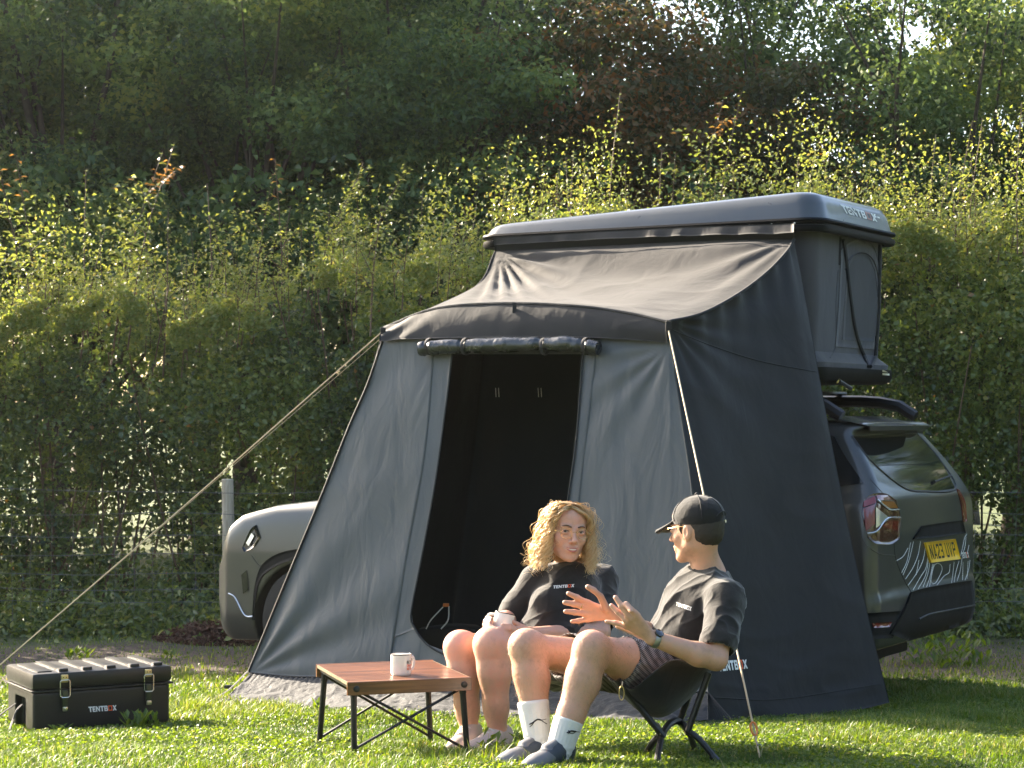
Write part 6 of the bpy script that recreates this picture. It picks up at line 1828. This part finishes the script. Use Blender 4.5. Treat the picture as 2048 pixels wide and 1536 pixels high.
# round glasses
gr = empty('glasses', wk['head']); gr.parent = wom; gr.matrix_parent_inverse = parent_matrix(wom).inverted()
for sx in (-1, 1):
    q = [pw_(sx * .032 + .0205 * math.cos(a), .1 - .004 * math.cos(a) * sx, .006 + .0195 * math.sin(a)) for a in np.linspace(0, 2 * PI, 29)]
    m = MB(); m.tube([Vector(a) for a in q], .0011, 6, cap=False); m.build('lens_frame', M['gold'], gr)
    tube_of('temple', [pw_(sx * .0545, .1, .012), pw_(sx * .07, .085, .013), pw_(sx * .077, .02, .012)], .0011, M['gold'], gr, 10, 5)
tube_of('bridge', [pw_(-.01, .104, .01), pw_(0, .107, .014), pw_(.01, .104, .01)], .0011, M['gold'], gr, 8, 5)
# t-shirt
F = Field(*bounds([wk[a] for a in ('pelvis', 'chest', 'neck', 'shL', 'shR', 'elL', 'elR')], .19), .0042)
Rt, fwt = torso_cloth(F, wk['neck'], wk['chest'], wk['pelvis'], wk['shL'], wk['shR'], .166, .12)
side = (wk['shL'] - wk['shR']).normalized()
fdir = Vector((-.25, -.95, .1)).normalized()
for sx in (-1, 1): F.ell(wk['chest'] + side * (.068 * sx) + fdir * .085 + Vector((0, 0, .0)), (.078, .066, .07), None, .035)
F.ell(wk['belly'] + fdir * .05, (.15, .11, .1), None, .06)
nk = wk['neck'] + Vector((0, 0, -.03))
for sh in ('shL', 'shR'): F.cone(nk.lerp(wk[sh], .2), .07, wk[sh], .07, .05)
for sh, el, t_ in (('shL', 'elL', .74), ('shR', 'elR', .86)):
    e = wk[sh].lerp(wk[el], t_); F.cone(wk[sh], .072, e, .07, .025); d = (wk[el] - wk[sh]).normalized(); F.cone(e - d * .02, .052, e + d * .1, .06, .004, 'sub')
upw = (wk['neck'] - wk['pelvis']).normalized()
F.cone(wk['neck'] + Vector((.0, -.045, -.026)), .06, wk['neck'] + upw * .2, .075, .004, 'sub')
def wom_wr(V):
    ax = np.array([.75, 0, .45]); ax /= np.linalg.norm(ax); d = V - np.array(list(wk['chest'])); al = (d @ ax)[:, None] * ax
    return .011 * (ridge((d - al) * 12 + al * 3 + 5, 2) - .4) + .0015 * fbm(V * 26 + 3, 2)
tee_w = field_obj('t_shirt', F, M['tee'], wom, 2, wom_wr)
logo_on(bvh_of(tee_w), ((1107, 1171), (1149, 1168), (1148, 1174), (1106, 1177)), tee_w, M['white_print'], M['orange_print'], .003)
F = Field(*bounds([wk[a] for a in ('hipL', 'hipR', 'knL', 'knR', 'pelvis')], .13), .006)
F.ell(wk['pelvis'], (.16, .15, .11), None, .04)
for hp, kn in (('hipL', 'knL'), ('hipR', 'knR')): F.cone(wk[hp], .112, wk[hp].lerp(wk[kn], .4), .106, .04)
field_obj('shorts', F, M['tee'], wom, 1, wrinkles(.006, (12, 12, 20), 9))
for an, kn in (('anL', 'knL'), ('anR', 'knR')):
    sock(wom, wk[an], wk[kn], .02, .0425, .043, M['suede'], False, r0=.042)
shoe(wom, wk['anL'], (-.62, -.75), M['suede'], M['rubber_white']); shoe(wom, wk['anR'], (-.35, -.93), M['suede'], M['rubber_white'])
# mug in her hands
mp = PW(1002, 1252, 7.93)
mug(Vector(mp) + Vector((0, 0, -.03)), Matrix.Rotation(math.radians(12), 3, 'Y') @ Matrix.Rotation(math.radians(-7), 3, 'X'), 'white enamel mug with black rim held in the woman’s hands', (-1, .2, 0), .043, .084)
# curly hair
M['blond'] = None
def hair_mat():
    t = NT('blond_hair'); a = t.n('ShaderNodeAttribute'); a.attribute_name = 'tint'
    c = t.ramp(a.outputs['Fac'], [(0, (.2, .11, .04)), (.35, (.5, .3, .11)), (.75, (.75, .54, .25)), (1, (.85, .7, .42))])
    t.l(c, t.b.inputs['Base Color']); t.b.inputs['Roughness'].default_value = .32; t.b.inputs['Specular IOR Level'].default_value = .7
    tr = t.n('ShaderNodeBsdfTranslucent'); t.l(c, tr.inputs['Color']); mx = t.n('ShaderNodeMixShader'); mx.inputs[0].default_value = .35
    t.l(t.b.outputs[0], mx.inputs[1]); t.l(tr.outputs[0], mx.inputs[2]); t.l(mx.outputs[0], t.out.inputs['Surface']); return t.m
M['blond'] = hair_mat()
def strands(n, rad, seed, wild=0.0, seg=4):
    r = random.Random(seed); Vs, Fs, Ts = [], [], []; off = 0
    for i in range(n):
        s_ = r.choice((-1, 1)); th = r.uniform(-.35, 2.9) if r.random() < .85 else r.uniform(-.6, .2)   # angle from the front (0 = beside the face) to the back
        az = s_ * (math.pi * .5 + (th - .95) * .55)            # around the head, 0 = forwards
        root_y = .045 - .09 * r.random(); root = np.array([.012 + s_ * r.uniform(.0, .012), root_y, .118 - .04 * abs(root_y)])
        dx, dy = math.sin(az), math.cos(az)
        spread = r.uniform(.8, 1.02)
        low = r.uniform(-.155, -.09) if abs(dx) > .5 else r.uniform(-.14, -.08)
        A_ = np.array([dx * .055 * spread, dy * .06 - .01, .108]); B_ = np.array([dx * .092 * spread, dy * .098 - .012, .055]); C_ = np.array([dx * .104 * spread, dy * .1 - .012, -.01])
        D_ = np.array([dx * .114 * spread + s_ * .005, dy * .1 - .005, -.075]); E_ = np.array([dx * (.12 + wild * .015) * spread, dy * .105, low])
        for q in (B_, C_, D_, E_):          # keep the face free
            if q[1] > .05 and abs(q[0]) < .072: q[0] = s_ * (.074 + .01 * r.random()); 
            if q[1] > .075: q[1] = .075
        if i % 7 == 0:      # locks that frame the forehead
            fr = r.uniform(0, 1); root = np.array([.012, .04 + .03 * r.random(), .118 - .02 * fr])
            A_ = np.array([.012 + s_ * .03, .068 + .02 * fr, .104 - .012 * fr]); B_ = np.array([s_ * .062, .068 + .006 * fr, .066]); C_ = np.array([s_ * .077, .05, .01]); D_ = np.array([s_ * .088, .045, -.055]); E_ = np.array([s_ * .1, .05, low + .02])
        elif i % 7 == 1:
            root = np.array([.012, .03, .118]); A_ = np.array([.012 + s_ * .042, .05, .112]); B_ = np.array([s_ * .08, .045, .06]); C_ = np.array([s_ * .09, .035, -.01]); D_ = np.array([s_ * .105, .03, -.07])
        keep = smooth_curve([root, A_, B_, C_, D_, E_], 84)
        ph = r.uniform(0, 6.3); wl = r.uniform(.05, .085); amp = r.uniform(.004, .0085) * (1 + wild)
        L = np.r_[0, np.cumsum(np.linalg.norm(np.diff(keep, axis=0), axis=1))]
        g = np.clip((L - .03) / .06, 0, 1) * (1 + .5 * np.clip((L - .15) / .1, 0, 1))
        T = np.gradient(keep, axis=0); T /= np.linalg.norm(T, axis=1, keepdims=True)
        U = np.cross(T, [0.01, 1, .02]); U /= np.linalg.norm(U, axis=1, keepdims=True) + 1e-9; W = np.cross(T, U)
        a = 2 * PI * L / wl + ph
        keep = keep + (U * np.cos(a)[:, None] + W * np.sin(a)[:, None]) * (amp * g)[:, None]
        if wild: keep = keep + np.random.default_rng(seed * 999 + i).normal(size=(1, 3)) * .006 * wild * g[:, None] * 2
        Wd = np.array([list(pw_(*q)) for q in keep])
        Td = np.gradient(Wd, axis=0); Td /= np.linalg.norm(Td, axis=1, keepdims=True) + 1e-9
        Ud = np.cross(Td, [.1, .9, .2]); Ud /= np.linalg.norm(Ud, axis=1, keepdims=True) + 1e-9; Vd = np.cross(Td, Ud)
        rr_ = rad * (.5 if i % 7 == 0 else 1) * r.uniform(.6, 1.3) * np.clip(1.15 - np.linspace(0, 1, 84) ** 2 * .9, .15, 1)
        an = np.arange(seg) * 2 * PI / seg
        ring = Wd[:, None] + (Ud[:, None] * np.cos(an)[None, :, None] + Vd[:, None] * np.sin(an)[None, :, None]) * rr_[:, None, None]
        Vs.append(ring.reshape(-1, 3)); k = np.arange(83 * seg).reshape(83, seg)
        Fs.append(np.stack([k, np.roll(k, -1, 1), np.roll(k, -1, 1) + seg, k + seg], -1).reshape(-1, 4) + off); off += 84 * seg
        tv = np.clip(r.gauss(.74, .18) + np.linspace(-.35, .2, 83), 0, 1); Ts.append(np.repeat(tv, seg))
    return np.vstack(Vs), np.vstack(Fs), np.concatenate(Ts)
V1, F1, T1 = strands(560, .0034, 3); V2, F2, T2 = strands(320, .0007, 8, .8, 4)
hw = link('hair', np_mesh('hair', np.vstack([V1, V2]), np.vstack([F1, F2 + len(V1)]), np.concatenate([T1, T2])), wom, M['blond'], True, True)
F = Field(*bounds([pw_(-.12, -.13, -.13), pw_(.12, .1, .15), pw_(.12, -.13, .15), pw_(-.12, .1, -.13)], .05), .004)
F.ell(pw_(0, -.02, .045), np.array((.08, .096, .08)) * ws, Rw, .01); F.ell(pw_(0, -.04, -.03), np.array((.085, .06, .09)) * ws, Rw, .03)
F.ell(pw_(0, .09, -.01), np.array((.064, .09, .105)) * ws, Rw, .012, 'sub')
hc = field_obj('hair_mass', F, simple('hair_under', (.3, .17, .07), .6, bump=(90, .8, .004)), hw, 1, lambda V: .003 * fbm(V * 60, 2))

# ---------- chairs ----------
ch = empty('camping_chair', P(1345, 1500, 7.8)); tag(ch, 'black low camping chair under the man, a brass carabiner clipped to its seat', 'chair', 'black camping chairs')
def ctube(name, pts, r=.0125): return tube_of(name, [P(*a) for a in pts], r, M['black_metal'], ch, 14, 8)
hubn, hubf = 7.62, 8.02
for dD, sx in ((0, 0), (.42, -6)):
    D = 7.6 + dD; s = 1 - dD / 9
    f = lambda x, y, d=0: (x + sx - (10 if dD else 0), y - (20 if dD else 0), D + d)
    ctube('seat_tube', [f(1236, 1360, -.02), f(1290, 1428), f(1328, 1474), ])
    ctube('back_tube', [f(1418, 1345), f(1398, 1400), f(1376, 1462)])
ctube('hub', [(1322, 1474, 7.62), (1335, 1452, 7.75), (1349, 1442, 7.8), (1363, 1446, 7.85), (1378, 1466, 7.7)], .014)
ctube('hub', [(1322, 1474, 7.62), (1318, 1462, 7.8), (1314, 1452, 8.0)], .014); ctube('hub', [(1378, 1466, 7.7), (1370, 1452, 7.85), (1362, 1446, 8.0)], .014)
for a, e in (((1324, 1472, 7.62), G(1312, 1534)), ((1322, 1470, 7.65), G(1287, 1514)), ((1376, 1462, 7.68), G(1440, 1528)), ((1374, 1462, 7.8), G(1392, 1504))):
    A0 = P(*a); mid = A0.lerp(e, .35) + Vector((0, 0, .012)); tube_of('leg', [A0, mid, e], .0125, M['black_metal'], ch, 12, 8)
    m = MB(); m.tube([Vector(e) + (A0 - Vector(e)).normalized() * .045, Vector(e)], .0155, 8); m.build('foot_cap', M['black_plastic'], ch)
N_ = [(1228, 1340, 7.62), (1262, 1378, 7.56), (1300, 1352, 7.5), (1345, 1320, 7.5), (1405, 1325, 7.52), (1452, 1275, 7.56), (1484, 1196, 7.6)]
Fr = [(1200, 1330, 8.2), (1235, 1355, 8.2), (1270, 1330, 8.22), (1310, 1305, 8.25), (1365, 1300, 8.27), (1405, 1250, 8.28), (1440, 1190, 8.3)]
C_ = [(1222, 1366, 7.9), (1268, 1412, 7.86), (1302, 1430, 7.84), (1340, 1424, 7.84), (1390, 1378, 7.9), (1435, 1290, 8.0), (1470, 1200, 7.98)]
nu = 60; cn = smooth_curve([P(*a) for a in N_], nu); cf = smooth_curve([P(*a) for a in Fr], nu); cc = smooth_curve([P(*a) for a in C_], nu)
S = np.zeros((30, nu, 3))
for j in range(30):
    s = -1 + 2 * j / 29; w = abs(s) ** 2.6
    lin = cn * (.5 - s / 2) + cf * (.5 + s / 2); edge_lift = lin
    flatc = cc + (cf - cn) * s * .44
    S[j] = flatc * (1 - w) + (cn if s < 0 else cf) * w
seat = link('seat_sling', grid_mesh('seat_sling', S, lambda u, v, S: .004 * (ridge(S * 9, 2) - .4), .004), ch, M['chair_cloth'], True, True)
tube_of('sling_hem', [Vector(a) for a in cn[::4]], .004, M['chair_cloth'], seat, 50, 5)
m = MB(); k_ = P(1243, 1386, 7.5); q = [k_ + Vector((.0095 * math.cos(a), -.004, .026 * math.sin(a) * (1.0))) for a in np.linspace(0, 2 * PI, 25)]
m.tube(q, .0021, 6, cap=False); cb = m.build('carabiner', M['brass'], ch)
tube_of('carabiner_cord', [P(1245, 1363, 7.5), P(1244, 1372, 7.49)], .003, M['cord'], cb, 4, 5)
# the woman's chair: a copy turned to face the camera's left
def copy_tree(o, parent=None):
    c = o.copy(); col.objects.link(c)
    if parent is not None: c.parent = parent
    for q in [q for q in list(bpy.data.objects) if q.parent == o]: copy_tree(q, c)
    return c
ch2 = copy_tree(ch)
ch2.location = P(1120, 1470, 8.75); ch2.location.z += -.03 + float(gz(ch2.location.x, ch2.location.y)) - ch2.location.z
ch2.rotation_euler = (0, 0, math.radians(48))
ch2['label'] = 'black low camping chair under the woman, mostly hidden by her legs'
# ================= volume added to imitate lens glare from the sun =================
m = MB(); m.box((0, 12, 8.3), (90, 70, 19)); 
hm = bpy.data.materials.new('added_haze'); hm.use_nodes = True; ht = hm.node_tree; ht.nodes.remove(ht.nodes['Principled BSDF'])
pv = ht.nodes.new('ShaderNodeVolumePrincipled'); pv.inputs['Color'].default_value = (.9, .95, .95, 1); pv.inputs['Density'].default_value = .0002; pv.inputs['Anisotropy'].default_value = .55
ht.links.new(pv.outputs[0], ht.nodes['Material Output'].inputs['Volume'])
hz = m.build('added_haze', hm, None, False); hz['kind'] = 'stuff'; hz['label'] = 'thin volume added over the field to imitate lens glare'
